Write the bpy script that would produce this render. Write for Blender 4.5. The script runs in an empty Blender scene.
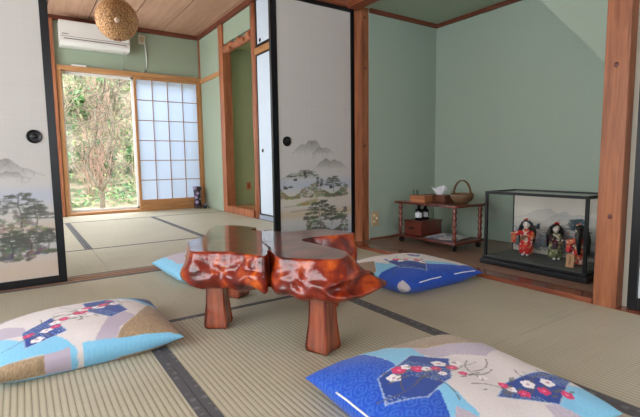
import bpy, bmesh, math, random
import numpy as np
from mathutils import Vector, Matrix, noise
random.seed(7)
SC = bpy.context.scene
COL = SC.collection
R = math.radians

# ------------------------------------------------------------------ camera
cam_d = bpy.data.cameras.new('camera'); cam = bpy.data.objects.new('camera', cam_d); COL.objects.link(cam)
cam_d.sensor_width = 36.0; cam_d.lens = 441.0/640*36; cam_d.clip_start = .02; cam_d.clip_end = 200
cam.matrix_world = Matrix(((0.82786161, 0.06881192, -0.55669567, 0), (-0.56076897, 0.07757304, -0.82433039, 0),
                           (-0.01353918, 0.99460914, 0.10280733, .65), (0, 0, 0, 1)))
SC.camera = cam
# ------------------------------------------------------------------ light
SC.view_settings.view_transform = 'Standard'
try: SC.view_settings.look = 'None'
except Exception: pass
SC.view_settings.gamma = 1; SC.view_settings.exposure = -0.05
SC.view_settings.use_curve_mapping = False
w = bpy.data.worlds.new('world'); SC.world = w; w.use_nodes = True
w.node_tree.nodes['Background'].inputs[0].default_value = (.86, .93, 1, 1)
w.node_tree.nodes['Background'].inputs[1].default_value = 4.6

def area(name, loc, target, sx, sy, power, color=(1, 1, 1)):
    d = bpy.data.lights.new(name, 'AREA'); d.shape = 'RECTANGLE'; d.size = sx; d.size_y = sy; d.energy = power; d.color = color
    o = bpy.data.objects.new(name, d); COL.objects.link(o); o.location = loc
    o.rotation_euler = (Vector(target)-Vector(loc)).to_track_quat('-Z', 'Y').to_euler(); return o
area('garden_daylight', (1.2, 7.9, 3.1), (1.3, 6.3, 1.0), 3.2, 1.6, 230, (.93, .97, 1))
area('far_room_side_fill', (-.66, 4.9, 1.3), (2, 4.9, 1.3), 2.4, 1.7, 40, (1, .99, .97))  # added fill lighting the far room from its unseen left side
area('side_fill_light', (-1.56, .9, 1.15), (1, .9, .9), 2.6, 1.5, 46, (1, .985, .96))  # added fill from the unseen left side of the front room
area('rear_fill_light', (.4, -1.56, 1.2), (.5, 1, .95), 2.0, 1.4, 9, (.95, .98, 1))  # weak added fill from behind the camera, source unseen

# ------------------------------------------------------------------ materials
def sl(c):                     # sRGB 0-255 to linear
    return tuple(((x/255)/12.92 if x/255 <= .04045 else ((x/255+.055)/1.055)**2.4) for x in c)
def newmat(name):
    m = bpy.data.materials.new(name); m.use_nodes = True
    nt = m.node_tree; b = nt.nodes['Principled BSDF']; return m, nt, b
def N(nt, t, **kw):
    n = nt.nodes.new(t)
    for k, v in kw.items():
        if k in n.inputs: n.inputs[k].default_value = v
        else: setattr(n, k, v)
    return n
def plain(name, c, rough=.6, spec=.5, metal=0, vary=.06, scale=30, bump=0, coat=0):
    m, nt, b = newmat(name); L = nt.links
    tc = N(nt, 'ShaderNodeTexCoord'); nz = N(nt, 'ShaderNodeTexNoise'); nz.inputs['Scale'].default_value = scale; nz.inputs['Detail'].default_value = 4
    L.new(tc.outputs['Object'], nz.inputs['Vector'])
    r = N(nt, 'ShaderNodeValToRGB'); lc = sl(c)
    r.color_ramp.elements[0].position = .3; r.color_ramp.elements[1].position = .7
    r.color_ramp.elements[0].color = (*[x*(1-vary) for x in lc], 1); r.color_ramp.elements[1].color = (*[min(1, x*(1+vary)) for x in lc], 1)
    L.new(nz.outputs['Fac'], r.inputs['Fac']); L.new(r.outputs['Color'], b.inputs['Base Color'])
    b.inputs['Roughness'].default_value = rough; b.inputs['Specular IOR Level'].default_value = spec; b.inputs['Metallic'].default_value = metal
    b.inputs['Coat Weight'].default_value = coat
    if bump:
        bm = N(nt, 'ShaderNodeBump'); bm.inputs['Strength'].default_value = bump; bm.inputs['Distance'].default_value = .003
        L.new(nz.outputs['Fac'], bm.inputs['Height']); L.new(bm.outputs[0], b.inputs['Normal'])
    return m
def wood(name, c1, c2, axis='Z', rough=.5, scale=1.0, coat=0, spec=.4, knots=True):
    m, nt, b = newmat(name); L = nt.links
    tc = N(nt, 'ShaderNodeTexCoord'); mp = N(nt, 'ShaderNodeMapping')
    s = {'X': (.6, 9, 9), 'Y': (9, .6, 9), 'Z': (9, 9, .6)}[axis]
    mp.inputs['Scale'].default_value = [x*scale for x in s]
    L.new(tc.outputs['Object'], mp.inputs['Vector'])
    nz = N(nt, 'ShaderNodeTexNoise'); nz.inputs['Scale'].default_value = 2.2; nz.inputs['Detail'].default_value = 6; nz.inputs['Distortion'].default_value = 1.2
    L.new(mp.outputs[0], nz.inputs['Vector'])
    nf = N(nt, 'ShaderNodeTexNoise'); nf.inputs['Scale'].default_value = 14; nf.inputs['Detail'].default_value = 3
    L.new(mp.outputs[0], nf.inputs['Vector'])
    mx = N(nt, 'ShaderNodeMath', operation='MULTIPLY_ADD'); mx.inputs[1].default_value = .35
    L.new(nf.outputs['Fac'], mx.inputs[0]); 
    m2 = N(nt, 'ShaderNodeMath', operation='MULTIPLY'); m2.inputs[1].default_value = .65; L.new(nz.outputs['Fac'], m2.inputs[0]); L.new(m2.outputs[0], mx.inputs[2])
    r = N(nt, 'ShaderNodeValToRGB'); r.color_ramp.elements[0].position = .36; r.color_ramp.elements[1].position = .64
    r.color_ramp.elements[0].color = (*sl(c1), 1); r.color_ramp.elements[1].color = (*sl(c2), 1)
    L.new(mx.outputs[0], r.inputs['Fac']); L.new(r.outputs['Color'], b.inputs['Base Color'])
    b.inputs['Roughness'].default_value = rough; b.inputs['Specular IOR Level'].default_value = spec
    b.inputs['Coat Weight'].default_value = coat; b.inputs['Coat Roughness'].default_value = .08
    return m
def vcol(name, rough=.8, fabric=0, spec=.3):
    m, nt, b = newmat(name); L = nt.links
    a = N(nt, 'ShaderNodeVertexColor'); a.layer_name = 'Col'
    L.new(a.outputs['Color'], b.inputs['Base Color'])
    b.inputs['Roughness'].default_value = rough; b.inputs['Specular IOR Level'].default_value = spec
    if fabric:
        b.inputs['Sheen Weight'].default_value = .15
        tc = N(nt, 'ShaderNodeTexCoord'); nz = N(nt, 'ShaderNodeTexNoise'); nz.inputs['Scale'].default_value = 320
        L.new(tc.outputs['Object'], nz.inputs['Vector']); bm = N(nt, 'ShaderNodeBump'); bm.inputs['Strength'].default_value = fabric; bm.inputs['Distance'].default_value = .002
        L.new(nz.outputs['Fac'], bm.inputs['Height']); L.new(bm.outputs[0], b.inputs['Normal'])
    return m
def glassm(name, tint=(1, 1, 1), refl=.06):
    m = bpy.data.materials.new(name); m.use_nodes = True; nt = m.node_tree; nt.nodes.clear(); L = nt.links
    o = N(nt, 'ShaderNodeOutputMaterial'); t = N(nt, 'ShaderNodeBsdfTransparent'); t.inputs[0].default_value = (*tint, 1)
    g = N(nt, 'ShaderNodeBsdfGlossy'); g.inputs['Roughness'].default_value = .02
    f = N(nt, 'ShaderNodeFresnel'); f.inputs['IOR'].default_value = 1.4; ge = N(nt, 'ShaderNodeNewGeometry')
    iv = N(nt, 'ShaderNodeMath', operation='SUBTRACT'); iv.inputs[0].default_value = 1; L.new(ge.outputs['Backfacing'], iv.inputs[1])
    mu = N(nt, 'ShaderNodeMath', operation='MULTIPLY'); L.new(f.outputs[0], mu.inputs[0]); L.new(iv.outputs[0], mu.inputs[1])
    mx = N(nt, 'ShaderNodeMixShader'); L.new(mu.outputs[0], mx.inputs[0]); L.new(t.outputs[0], mx.inputs[1]); L.new(g.outputs[0], mx.inputs[2]); L.new(mx.outputs[0], o.inputs[0])
    return m
def plaster(name, c):
    return plain(name, c, .95, .15, vary=.035, scale=260, bump=.25)
def tatami(name, axis, c1, c2):
    """rush matting: ribs parallel to `axis`, fine rush threads across"""
    m, nt, b = newmat(name); L = nt.links
    tc = N(nt, 'ShaderNodeTexCoord'); sp = N(nt, 'ShaderNodeSeparateXYZ'); L.new(tc.outputs['Object'], sp.inputs[0])
    src = sp.outputs['X' if axis == 'Y' else 'Y']; oth = sp.outputs['Y' if axis == 'Y' else 'X']
    a = N(nt, 'ShaderNodeMath', operation='MULTIPLY'); a.inputs[1].default_value = math.pi/.0165; L.new(src, a.inputs[0])
    s = N(nt, 'ShaderNodeMath', operation='SINE'); L.new(a.outputs[0], s.inputs[0])
    ab = N(nt, 'ShaderNodeMath', operation='ABSOLUTE'); L.new(s.outputs[0], ab.inputs[0])
    pw = N(nt, 'ShaderNodeMath', operation='POWER'); pw.inputs[1].default_value = .45; L.new(ab.outputs[0], pw.inputs[0])
    mp = N(nt, 'ShaderNodeMapping'); mp.inputs['Scale'].default_value = (2, 240, 1) if axis == 'Y' else (240, 2, 1)
    L.new(tc.outputs['Object'], mp.inputs['Vector'])
    nz = N(nt, 'ShaderNodeTexNoise'); nz.inputs['Scale'].default_value = 1.5; nz.inputs['Detail'].default_value = 3; L.new(mp.outputs[0], nz.inputs['Vector'])
    big = N(nt, 'ShaderNodeTexNoise'); big.inputs['Scale'].default_value = 3; L.new(tc.outputs['Object'], big.inputs['Vector'])
    md = N(nt, 'ShaderNodeMath', operation='MULTIPLY'); md.inputs[1].default_value = .5; L.new(nz.outputs['Fac'], md.inputs[0])
    m3 = N(nt, 'ShaderNodeMath', operation='MULTIPLY_ADD'); m3.inputs[1].default_value = .25; L.new(big.outputs['Fac'], m3.inputs[0]); L.new(md.outputs[0], m3.inputs[2])
    r = N(nt, 'ShaderNodeMath', operation='MULTIPLY_ADD'); r.inputs[1].default_value = .62; L.new(pw.outputs[0], r.inputs[0]); L.new(m3.outputs[0], r.inputs[2])
    cr = N(nt, 'ShaderNodeValToRGB'); cr.color_ramp.elements[0].position = .45; cr.color_ramp.elements[1].position = 1.05
    cr.color_ramp.elements[0].color = (*sl(c1), 1); cr.color_ramp.elements[1].color = (*sl(c2), 1)
    L.new(r.outputs[0], cr.inputs['Fac']); L.new(cr.outputs['Color'], b.inputs['Base Color'])
    bm = N(nt, 'ShaderNodeBump'); bm.inputs['Strength'].default_value = .5; bm.inputs['Distance'].default_value = .003
    L.new(pw.outputs[0], bm.inputs['Height']); L.new(bm.outputs[0], b.inputs['Normal'])
    b.inputs['Roughness'].default_value = .5; b.inputs['Specular IOR Level'].default_value = .45
    return m
def heri_mat():
    m, nt, b = newmat('tatami_border_cloth'); L = nt.links
    tc = N(nt, 'ShaderNodeTexCoord')
    v = N(nt, 'ShaderNodeTexVoronoi'); v.inputs['Scale'].default_value = 26; v.inputs['Randomness'].default_value = .35
    L.new(tc.outputs['Object'], v.inputs['Vector'])
    nz = N(nt, 'ShaderNodeTexNoise'); nz.inputs['Scale'].default_value = 120; L.new(tc.outputs['Object'], nz.inputs['Vector'])
    ad = N(nt, 'ShaderNodeMath', operation='MULTIPLY_ADD'); ad.inputs[1].default_value = .3; L.new(nz.outputs['Fac'], ad.inputs[0]); L.new(v.outputs['Distance'], ad.inputs[2])
    cr = N(nt, 'ShaderNodeValToRGB'); cr.color_ramp.elements[0].position = .36; cr.color_ramp.elements[1].position = .42
    cr.color_ramp.elements[0].color = (*sl((112, 112, 116)), 1); cr.color_ramp.elements[1].color = (*sl((84, 84, 88)), 1)
    L.new(ad.outputs[0], cr.inputs[0]); L.new(cr.outputs['Color'], b.inputs['Base Color']); b.inputs['Roughness'].default_value = .7
    return m
def paperm(name, c, transl):
    m = bpy.data.materials.new(name); m.use_nodes = True; nt = m.node_tree; nt.nodes.clear(); L = nt.links
    o = N(nt, 'ShaderNodeOutputMaterial'); d = N(nt, 'ShaderNodeBsdfDiffuse'); t = N(nt, 'ShaderNodeBsdfTranslucent')
    nz = N(nt, 'ShaderNodeTexNoise'); nz.inputs['Scale'].default_value = 40
    tc = N(nt, 'ShaderNodeTexCoord'); L.new(tc.outputs['Object'], nz.inputs['Vector'])
    cr = N(nt, 'ShaderNodeValToRGB'); lc = sl(c); cr.color_ramp.elements[0].color = (*[x*.96 for x in lc], 1); cr.color_ramp.elements[1].color = (*lc, 1); L.new(nz.outputs['Fac'], cr.inputs[0])
    L.new(cr.outputs[0], d.inputs[0]); L.new(cr.outputs[0], t.inputs[0])
    mx = N(nt, 'ShaderNodeMixShader'); mx.inputs[0].default_value = transl; L.new(d.outputs[0], mx.inputs[1]); L.new(t.outputs[0], mx.inputs[2]); L.new(mx.outputs[0], o.inputs[0])
    return m

M = {}
M['green'] = plaster('sage_plaster', (156, 168, 148))
M['green_niche'] = plaster('moss_plaster', (160, 168, 134))
M['green_alc'] = plaster('sea_green_plaster', (160, 174, 160))
M['ceil_green'] = plaster('green_ceiling_board', (168, 182, 164))
M['cream'] = plaster('cream_plaster', (190, 186, 172))
M['post'] = wood('cedar_post', (114, 64, 42), (166, 104, 70), 'Z', .45)
M['post_far'] = wood('cypress_post', (138, 78, 52), (182, 116, 80), 'Z', .5)
M['beam_x'] = wood('cedar_beam_x', (112, 58, 38), (160, 90, 58), 'X', .5)
M['beam_y'] = wood('cedar_beam_y', (112, 58, 38), (160, 90, 58), 'Y', .5)
M['trim'] = wood('dark_trim', (92, 48, 34), (124, 66, 46), 'X', .55)
M['honey_x'] = wood('honey_wood_x', (162, 112, 70), (196, 146, 98), 'X', .45)
M['honey_z'] = wood('honey_wood_z', (162, 112, 70), (196, 146, 98), 'Z', .45)
M['honey_y'] = wood('honey_wood_y', (162, 112, 70), (196, 146, 98), 'Y', .45)
M['lattice'] = wood('lattice_wood', (150, 108, 84), (176, 132, 104), 'Z', .6)
M['sill'] = wood('sill_wood', (118, 80, 62), (158, 114, 88), 'X', .4, spec=.5)
M['kamachi'] = wood('alcove_edge_wood', (96, 46, 32), (146, 82, 58), 'Y', .22, spec=.6, coat=.3)
M['alcfloor'] = wood('alcove_floor_wood', (112, 84, 70), (146, 114, 96), 'Y', .4, spec=.5)
M['ceilboard'] = wood('ceiling_board', (172, 132, 108), (194, 154, 130), 'Y', .7, scale=.6)
M['ceilgap'] = plain('ceiling_gap', (84, 54, 40), .8)
M['black'] = plain('black_lacquer', (16, 17, 22), .35, .35, vary=.1)
M['blackmatte'] = plain('black_matte', (24, 22, 24), .6)
M['shoji'] = paperm('shoji_paper', (226, 236, 250), .42)
M['fusuma_blue'] = plain('pale_blue_paper', (206, 218, 233), .8, .2, vary=.02)
M['fusuma_back'] = plain('fusuma_backing', (196, 192, 186), .9, .2)
M['painted'] = vcol('painted_paper', .85)
M['print'] = vcol('printed_cotton', .8, fabric=.25)
M['white_al'] = plain('white_aluminium', (226, 228, 226), .35, .5, vary=.02)
M['acwhite'] = plain('aircon_plastic', (226, 224, 220), .4, .4, vary=.015)
M['acgrey'] = plain('vent_grey', (112, 112, 114), .5)
M['glass'] = glassm('window_glass')
M['caseglass'] = glassm('case_glass', (.93, .95, .95))
M['heri'] = heri_mat()
M['tatY'] = tatami('tatami_rush_ribs_y', 'Y', (143, 135, 114), (187, 180, 159))
M['tatX'] = tatami('tatami_rush_ribs_x', 'X', (143, 135, 114), (187, 180, 159))
M['joint'] = plain('dark_joint', (70, 60, 48), .9)
M['cart'] = wood('cart_mahogany', (70, 28, 22), (112, 48, 34), 'Y', .3, coat=.3)
M['cartz'] = wood('cart_mahogany_post', (76, 30, 24), (124, 56, 40), 'Z', .25, coat=.4)
M['tissuewood'] = wood('tissue_box_wood', (140, 84, 54), (178, 118, 80), 'Y', .5)
M['tissuedark'] = wood('tray_box_wood', (84, 46, 34), (112, 66, 48), 'Y', .5)
M['tissue'] = plain('tissue_paper', (236, 238, 242), .9, .1, vary=.02)
M['basket'] = plain('woven_bamboo', (112, 84, 60), .6, .3, vary=.35, scale=160, bump=.8)
M['bottle'] = plain('dark_bottle', (26, 22, 26), .15, .6)
M['label'] = plain('white_label', (206, 208, 210), .7)
M['metal'] = plain('brass_handle', (60, 44, 34), .35, .5, metal=.6)
M['rubber'] = plain('caster_rubber', (26, 26, 30), .6)
M['skin'] = plain('doll_porcelain', (238, 220, 210), .4, .4, vary=.02)
M['hair'] = plain('doll_hair', (20, 17, 20), .45, .5, vary=.3, scale=200)
M['plaque'] = wood('plaque_wood', (176, 126, 88), (200, 152, 110), 'Z', .6)
M['casefloor'] = plain('case_floor_cloth', (92, 96, 92), .9)
M['rattan'] = None
M['cord'] = plain('white_cord', (214, 218, 214), .5)
M['outlet'] = plain('outlet_beige', (190, 164, 128), .5, vary=.05)
M['outletw'] = plain('outlet_cream', (216, 214, 196), .5)
M['socket'] = plain('socket_cream', (238, 222, 190), .4)  # pale cream face of the sockets
M['bark'] = plain('grey_bark', (132, 120, 104), .9, .1, vary=.3, scale=20)
M['twig'] = plain('pink_brown_twigs', (190, 158, 140), .9, .1, vary=.25, scale=6)
M['twig2'] = plain('tan_twigs', (192, 174, 150), .9, .1, vary=.2, scale=6)
def leafmat(n, a, b_):
    m, nt, b = newmat(n); tc = N(nt, 'ShaderNodeTexCoord'); nz = N(nt, 'ShaderNodeTexNoise'); nz.inputs['Scale'].default_value = 4.5; nz.inputs['Detail'].default_value = 5
    cr = N(nt, 'ShaderNodeValToRGB'); cr.color_ramp.elements[0].position = .38; cr.color_ramp.elements[1].position = .62
    cr.color_ramp.elements[0].color = (*sl(a), 1); cr.color_ramp.elements[1].color = (*sl(b_), 1)
    nt.links.new(tc.outputs['Object'], nz.inputs['Vector']); nt.links.new(nz.outputs['Fac'], cr.inputs[0]); nt.links.new(cr.outputs[0], b.inputs['Base Color']); b.inputs['Roughness'].default_value = .6
    return m
M['leafA'] = leafmat('green_leaves', (96, 140, 92), (164, 196, 132))
M['leafB'] = leafmat('dark_green_leaves', (66, 104, 74), (126, 164, 112))
M['leafC'] = leafmat('yellow_green_leaves', (160, 182, 110), (220, 222, 166))
M['earth'] = leafmat('earth_slope', (112, 116, 84), (186, 168, 140))
M['sideboard'] = M['black']

# table burl: deep red varnish with orange figure
def burl(name, dark, mid, light, axis=None):
    m, nt, b = newmat(name); L = nt.links
    tc = N(nt, 'ShaderNodeTexCoord')
    nz = N(nt, 'ShaderNodeTexNoise'); nz.inputs['Scale'].default_value = 6; nz.inputs['Detail'].default_value = 7; nz.inputs['Distortion'].default_value = 2.2
    if axis:
        mp = N(nt, 'ShaderNodeMapping'); mp.inputs['Scale'].default_value = axis; L.new(tc.outputs['Object'], mp.inputs[0]); L.new(mp.outputs[0], nz.inputs['Vector'])
    else: L.new(tc.outputs['Object'], nz.inputs['Vector'])
    cr = N(nt, 'ShaderNodeValToRGB'); e = cr.color_ramp.elements
    e[0].position = .32; e[0].color = (*sl(dark), 1); e[1].position = .72; e[1].color = (*sl(light), 1)
    x = e.new(.52); x.color = (*sl(mid), 1)
    L.new(nz.outputs['Fac'], cr.inputs[0]); L.new(cr.outputs[0], b.inputs['Base Color'])
    if 'side' in name:
        n2 = N(nt, 'ShaderNodeTexNoise'); n2.inputs['Scale'].default_value = 22; n2.inputs['Detail'].default_value = 4; L.new(tc.outputs['Object'], n2.inputs['Vector'])
        bp = N(nt, 'ShaderNodeBump'); bp.inputs['Strength'].default_value = .3; bp.inputs['Distance'].default_value = .02; L.new(n2.outputs['Fac'], bp.inputs['Height']); L.new(bp.outputs[0], b.inputs['Normal']); L.new(bp.outputs[0], b.inputs['Coat Normal'])
    b.inputs['Roughness'].default_value = .28; b.inputs['Coat Weight'].default_value = .45 if 'side' in name else 1; b.inputs['Coat Roughness'].default_value = .06 if 'side' in name else .03; b.inputs['Coat IOR'].default_value = 1.6; b.inputs['Specular IOR Level'].default_value = .3 if 'side' in name else .5
    return m
M['burl_top'] = burl('varnished_burl_top', (84, 30, 20), (108, 42, 28), (140, 62, 40))
M['burl_side'] = burl('varnished_burl_side', (52, 10, 8), (128, 34, 16), (206, 96, 30))
M['burl_leg'] = burl('varnished_leg', (98, 36, 20), (142, 62, 32), (172, 86, 46), (3, 3, .4))

# ------------------------------------------------------------------ builders
def finish(name, bm, mat, parent=None, smooth=False, label=None):
    me = bpy.data.meshes.new(name); bm.normal_update(); bm.to_mesh(me); bm.free()
    mats = mat if isinstance(mat, list) else [mat]
    for x in mats: me.materials.append(x)
    if smooth:
        for p in me.polygons: p.use_smooth = True
    o = bpy.data.objects.new(name, me); COL.objects.link(o)
    if parent: o.parent = parent
    if label: o['label'] = label
    return o
def thing(name, label, cat, loc=(0, 0, 0), rz=0, group=None):
    o = bpy.data.objects.new(name, None); COL.objects.link(o); o.location = loc; o.rotation_euler = (0, 0, rz); o.empty_display_size = .05
    o['label'] = label; o['category'] = cat
    if group: o['group'] = group
    return o
def tag(o, label, cat, group=None):
    o['label'] = label; o['category'] = cat
    if group: o['group'] = group
    return o
def struct(o, label=None):
    o['kind'] = 'structure'
    if label: o['label'] = label
    return o
def semp(name, loc=(0, 0, 0), label=None):
    o = bpy.data.objects.new(name, None); COL.objects.link(o); o.location = loc; o.empty_display_size = .05; return struct(o, label)
def box(bm, x0, x1, y0, y1, z0, z1, bev=0, mi=0):
    vs = [bm.verts.new((x, y, z)) for z in (z0, z1) for y in (y0, y1) for x in (x0, x1)]
    fs = [bm.faces.new([vs[i] for i in f]) for f in ((0, 2, 3, 1), (4, 5, 7, 6), (0, 1, 5, 4), (2, 6, 7, 3), (0, 4, 6, 2), (1, 3, 7, 5))]
    for f in fs: f.material_index = mi
    if bev:
        es = list({e for f in fs for e in f.edges}); bmesh.ops.bevel(bm, geom=es, offset=bev, segments=2, affect='EDGES', profile=.7)
def B(name, x0, x1, y0, y1, z0, z1, mat, parent=None, bev=0, label=None):
    bm = bmesh.new(); box(bm, x0, x1, y0, y1, z0, z1, bev); return finish(name, bm, mat, parent, label=label)
def tube(bm, pts, rad, seg=8, cap=True, mi=0):
    pts = [Vector(p) for p in pts]; n = len(pts)
    if not hasattr(rad, '__len__'): rad = [rad]*n
    rings = []; ref = Vector((0, 0, 1))
    for i, p in enumerate(pts):
        d = (pts[min(i+1, n-1)]-pts[max(i-1, 0)])
        if d.length < 1e-9: d = Vector((0, 0, 1))
        d.normalize(); a = ref if abs(d.dot(ref)) < .95 else Vector((1, 0, 0))
        u = d.cross(a).normalized(); v = d.cross(u)
        rings.append([bm.verts.new(p+(u*math.cos(t)+v*math.sin(t))*rad[i]) for t in [2*math.pi*k/seg for k in range(seg)]])
    for i in range(n-1):
        for k in range(seg):
            f = bm.faces.new((rings[i][k], rings[i][(k+1) % seg], rings[i+1][(k+1) % seg], rings[i+1][k])); f.smooth = True; f.material_index = mi
    if cap:
        f = bm.faces.new(rings[0][::-1]); f.material_index = mi; f = bm.faces.new(rings[-1]); f.material_index = mi
def lathe(bm, prof, c=(0, 0, 0), seg=16, sx=1, sy=1, mi=0, axis='Z'):
    rings = []
    for r, z in prof:
        ring = []
        for k in range(seg):
            t = 2*math.pi*k/seg; p = (r*math.cos(t)*sx, r*math.sin(t)*sy, z)
            if axis == 'X': p = (z, p[0], p[1])
            if axis == 'Y': p = (p[0], z, p[1])
            ring.append(bm.verts.new((c[0]+p[0], c[1]+p[1], c[2]+p[2])))
        rings.append(ring)
    for i in range(len(prof)-1):
        for k in range(seg):
            f = bm.faces.new((rings[i][k], rings[i][(k+1) % seg], rings[i+1][(k+1) % seg], rings[i+1][k])); f.smooth = True; f.material_index = mi
    for ring, rev in ((rings[0], True), (rings[-1], False)):
        try:
            f = bm.faces.new(ring[::-1] if rev else ring); f.material_index = mi
        except Exception: pass
def sphere(bm, c, rx, ry=None, rz=None, seg=12, rings=8):
    ry = ry or rx; rz = rz or rx
    lathe(bm, [(max(.02, math.sin(math.pi*i/rings))*rx, -math.cos(math.pi*i/rings)*rz) for i in range(rings+1)], c, seg, 1, ry/rx)

# -------------------------------------------------- a small painter for printed / painted surfaces
class Paint:
    def __init__(s, x0, x1, y0, y1, res, bg):
        s.x0, s.y0, s.res = x0, y0, res; s.w = int((x1-x0)/res)+1; s.h = int((y1-y0)/res)+1
        s.a = np.zeros((s.h, s.w, 3)); s.a[:] = sl(bg)
        s.X, s.Y = np.meshgrid(x0+np.arange(s.w)*res, y0+np.arange(s.h)*res)
    def mix(s, m, c, al=1):
        s.a += (np.array(sl(c))-s.a)*(m*al)[..., None]
    def mask(s, pts):
        m = np.zeros((s.h, s.w), bool); n = len(pts)
        for i in range(n):
            (xa, ya), (xb, yb) = pts[i], pts[(i+1) % n]
            if ya == yb: continue
            cond = ((ya > s.Y) != (yb > s.Y)) & (s.X < (xb-xa)*(s.Y-ya)/(yb-ya)+xa); m ^= cond
        return m
    def poly(s, pts, c, al=1): s.mix(s.mask(pts).astype(float), c, al)
    def ell(s, x, y, rx, ry, c, al=1, soft=0):
        d = np.sqrt(((s.X-x)/rx)**2+((s.Y-y)/ry)**2)
        m = (d < 1).astype(float) if not soft else np.clip((1-d)/soft, 0, 1)
        s.mix(m, c, al)
    def line(s, pts, wd, c, al=1, closed=False):
        if closed: pts = list(pts)+[pts[0]]
        m = np.zeros((s.h, s.w))
        for (xa, ya), (xb, yb) in zip(pts[:-1], pts[1:]):
            dx, dy = xb-xa, yb-ya; L2 = dx*dx+dy*dy+1e-12
            t = np.clip(((s.X-xa)*dx+(s.Y-ya)*dy)/L2, 0, 1)
            d = np.hypot(s.X-xa-t*dx, s.Y-ya-t*dy); m = np.maximum(m, np.clip((wd/2-d)/(s.res)+.5, 0, 1))
        s.mix(m, c, al)
    def get(s, x, y):
        i = np.clip(np.round((x-s.x0)/s.res).astype(int), 0, s.w-1); j = np.clip(np.round((y-s.y0)/s.res).astype(int), 0, s.h-1)
        return s.a[j, i]
def setcols(me, cols):
    at = me.color_attributes.new('Col', 'FLOAT_COLOR', 'POINT')
    at.data.foreach_set('color', np.concatenate([cols, np.ones((len(cols), 1))], 1).ravel().astype(np.float32))
def painted_sheet(name, org, ux, uz, w, h, res, paint, parent=None, thick=.001):
    """flat painted paper: grid at org + u*ux + v*uz; paint coordinates are u, v"""
    nx, nz = int(w/res)+1, int(h/res)+1
    U, V = np.meshgrid(np.linspace(0, w, nx), np.linspace(0, h, nz)); U = U.ravel(); V = V.ravel()
    P = np.array(org)+U[:, None]*np.array(ux)+V[:, None]*np.array(uz)
    fs = [(j*nx+i, j*nx+i+1, (j+1)*nx+i+1, (j+1)*nx+i) for j in range(nz-1) for i in range(nx-1)]
    me = bpy.data.meshes.new(name); me.from_pydata([tuple(p) for p in P], [], fs); setcols(me, paint.get(U, V)); me.materials.append(M['painted'])
    o = bpy.data.objects.new(name, me); COL.objects.link(o); o.parent = parent; return o

# ink landscape elements
def p_hill(pt, x0, x1, yb, ht, c, al, rnd, n=26):
    xs = [x0+(x1-x0)*i/n for i in range(n+1)]; ph = rnd.random()*6
    top = [(x, yb+ht*math.sin(math.pi*(i/n))**1.1*(.80+.13*math.sin(ph+i*.45)+.07*math.sin(ph*2+i*1.1))+rnd.uniform(-.002, .002)) for i, x in enumerate(xs)]
    m = pt.mask(top+[(x1, yb), (x0, yb)]).astype(float)
    f = np.clip((pt.Y-yb)/(ht+1e-6), 0, 1)**.9
    pt.mix(m*f, c, al); pt.line(top, .004, tuple(x*.75 for x in c), al*.45)
    for k in range(16):
        i = rnd.randrange(2, n-2); x, y = top[i]; pt.line([(x, y-.003), (x+rnd.uniform(-.02, .02), y-.02), (x+rnd.uniform(-.03, .03), y-rnd.uniform(.02, ht*.6+.02))], .003, tuple(x*.75 for x in c), al*.28)
def p_tree(pt, x, y, ht, c, rnd, dots=60, spread=.5):
    pt.line([(x, y), (x+.06*ht, y+.3*ht), (x-.03*ht, y+.6*ht), (x, y+ht*.9)], .006, (72, 68, 64), .85)
    for k in range(9):
        yy = y+ht*(.35+.6*k/9); s = (1-.7*k/9)*spread*ht; sd = -1 if k % 2 else 1
        pt.line([(x, yy), (x+sd*s*.6, yy+.02*ht), (x+sd*s, yy-.03*ht)], .003, (72, 68, 64), .7)
        for q in range(dots//9):
            pt.ell(x+sd*s*rnd.uniform(.1, 1.1), yy+rnd.uniform(-.02, .08)*ht, .010+.010*rnd.random(), .004+.004*rnd.random(), c, .6)
def p_clump(pt, x0, x1, y0, y1, n, c, rnd, al=.55, r=.014):
    for k in range(n):
        x = x0+(x1-x0)*rnd.random(); t = rnd.random(); y = y0+(y1-y0)*t*(.55+.45*math.sin(3+17*x))
        cc = tuple(max(0, v+rnd.uniform(-22, 22)) for v in c)
        pt.ell(x, y, r*(.5+rnd.random()), r*.5*(.5+rnd.random()), cc, al)

# ================================================================== STRUCTURE
PX0, PX1 = 2.25, 2.32
# ---- floors
fl = semp('floor', (0, 0, 0), 'tatami floor of the two rooms')
B('subfloor', -1.6, 2.1, -1.6, 2.80, -.06, -.045, M['joint'], fl)
B('subfloor', -.7, 2.32, 2.92, 6.6, -.06, -.045, M['joint'], fl)
HW = .028
def mat_(x0, x1, y0, y1, axis, sides=(1, 1)):
    """tatami mat; heri along the long sides (axis = direction of ribs and borders)"""
    g = .0012
    o = B('tatami_mat', x0+g, x1-g, y0+g, y1-g, -.045, 0, M['tat'+axis], fl, bev=.002)
    if axis == 'Y':
        if sides[0]: B('cloth_border', x0+g-.0003, x0+HW, y0+g, y1-g, -.03, .0012, M['heri'], o)
        if sides[1]: B('cloth_border', x1-HW, x1-g+.0003, y0+g, y1-g, -.03, .0012, M['heri'], o)
    else:
        if sides[0]: B('cloth_border', x0+g, x1-g, y0+g-.0003, y0+HW, -.03, .0012, M['heri'], o)
        if sides[1]: B('cloth_border', x0+g, x1-g, y1-HW, y1-g+.0003, -.03, .0012, M['heri'], o)
mat_(.365, 1.27, .02, 1.82, 'Y'); mat_(-.54, .365, .02, 1.82, 'Y')
mat_(.365, 1.27, -1.6, .02, 'Y'); mat_(-.54, .365, -1.6, .02, 'Y')
mat_(-1.6, -.54, -1.6, .9, 'Y'); mat_(-1.6, -.54, .9, 2.80, 'Y')
mat_(-.54, 1.27, 1.82, 2.80, 'X', (1, 1))
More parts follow.
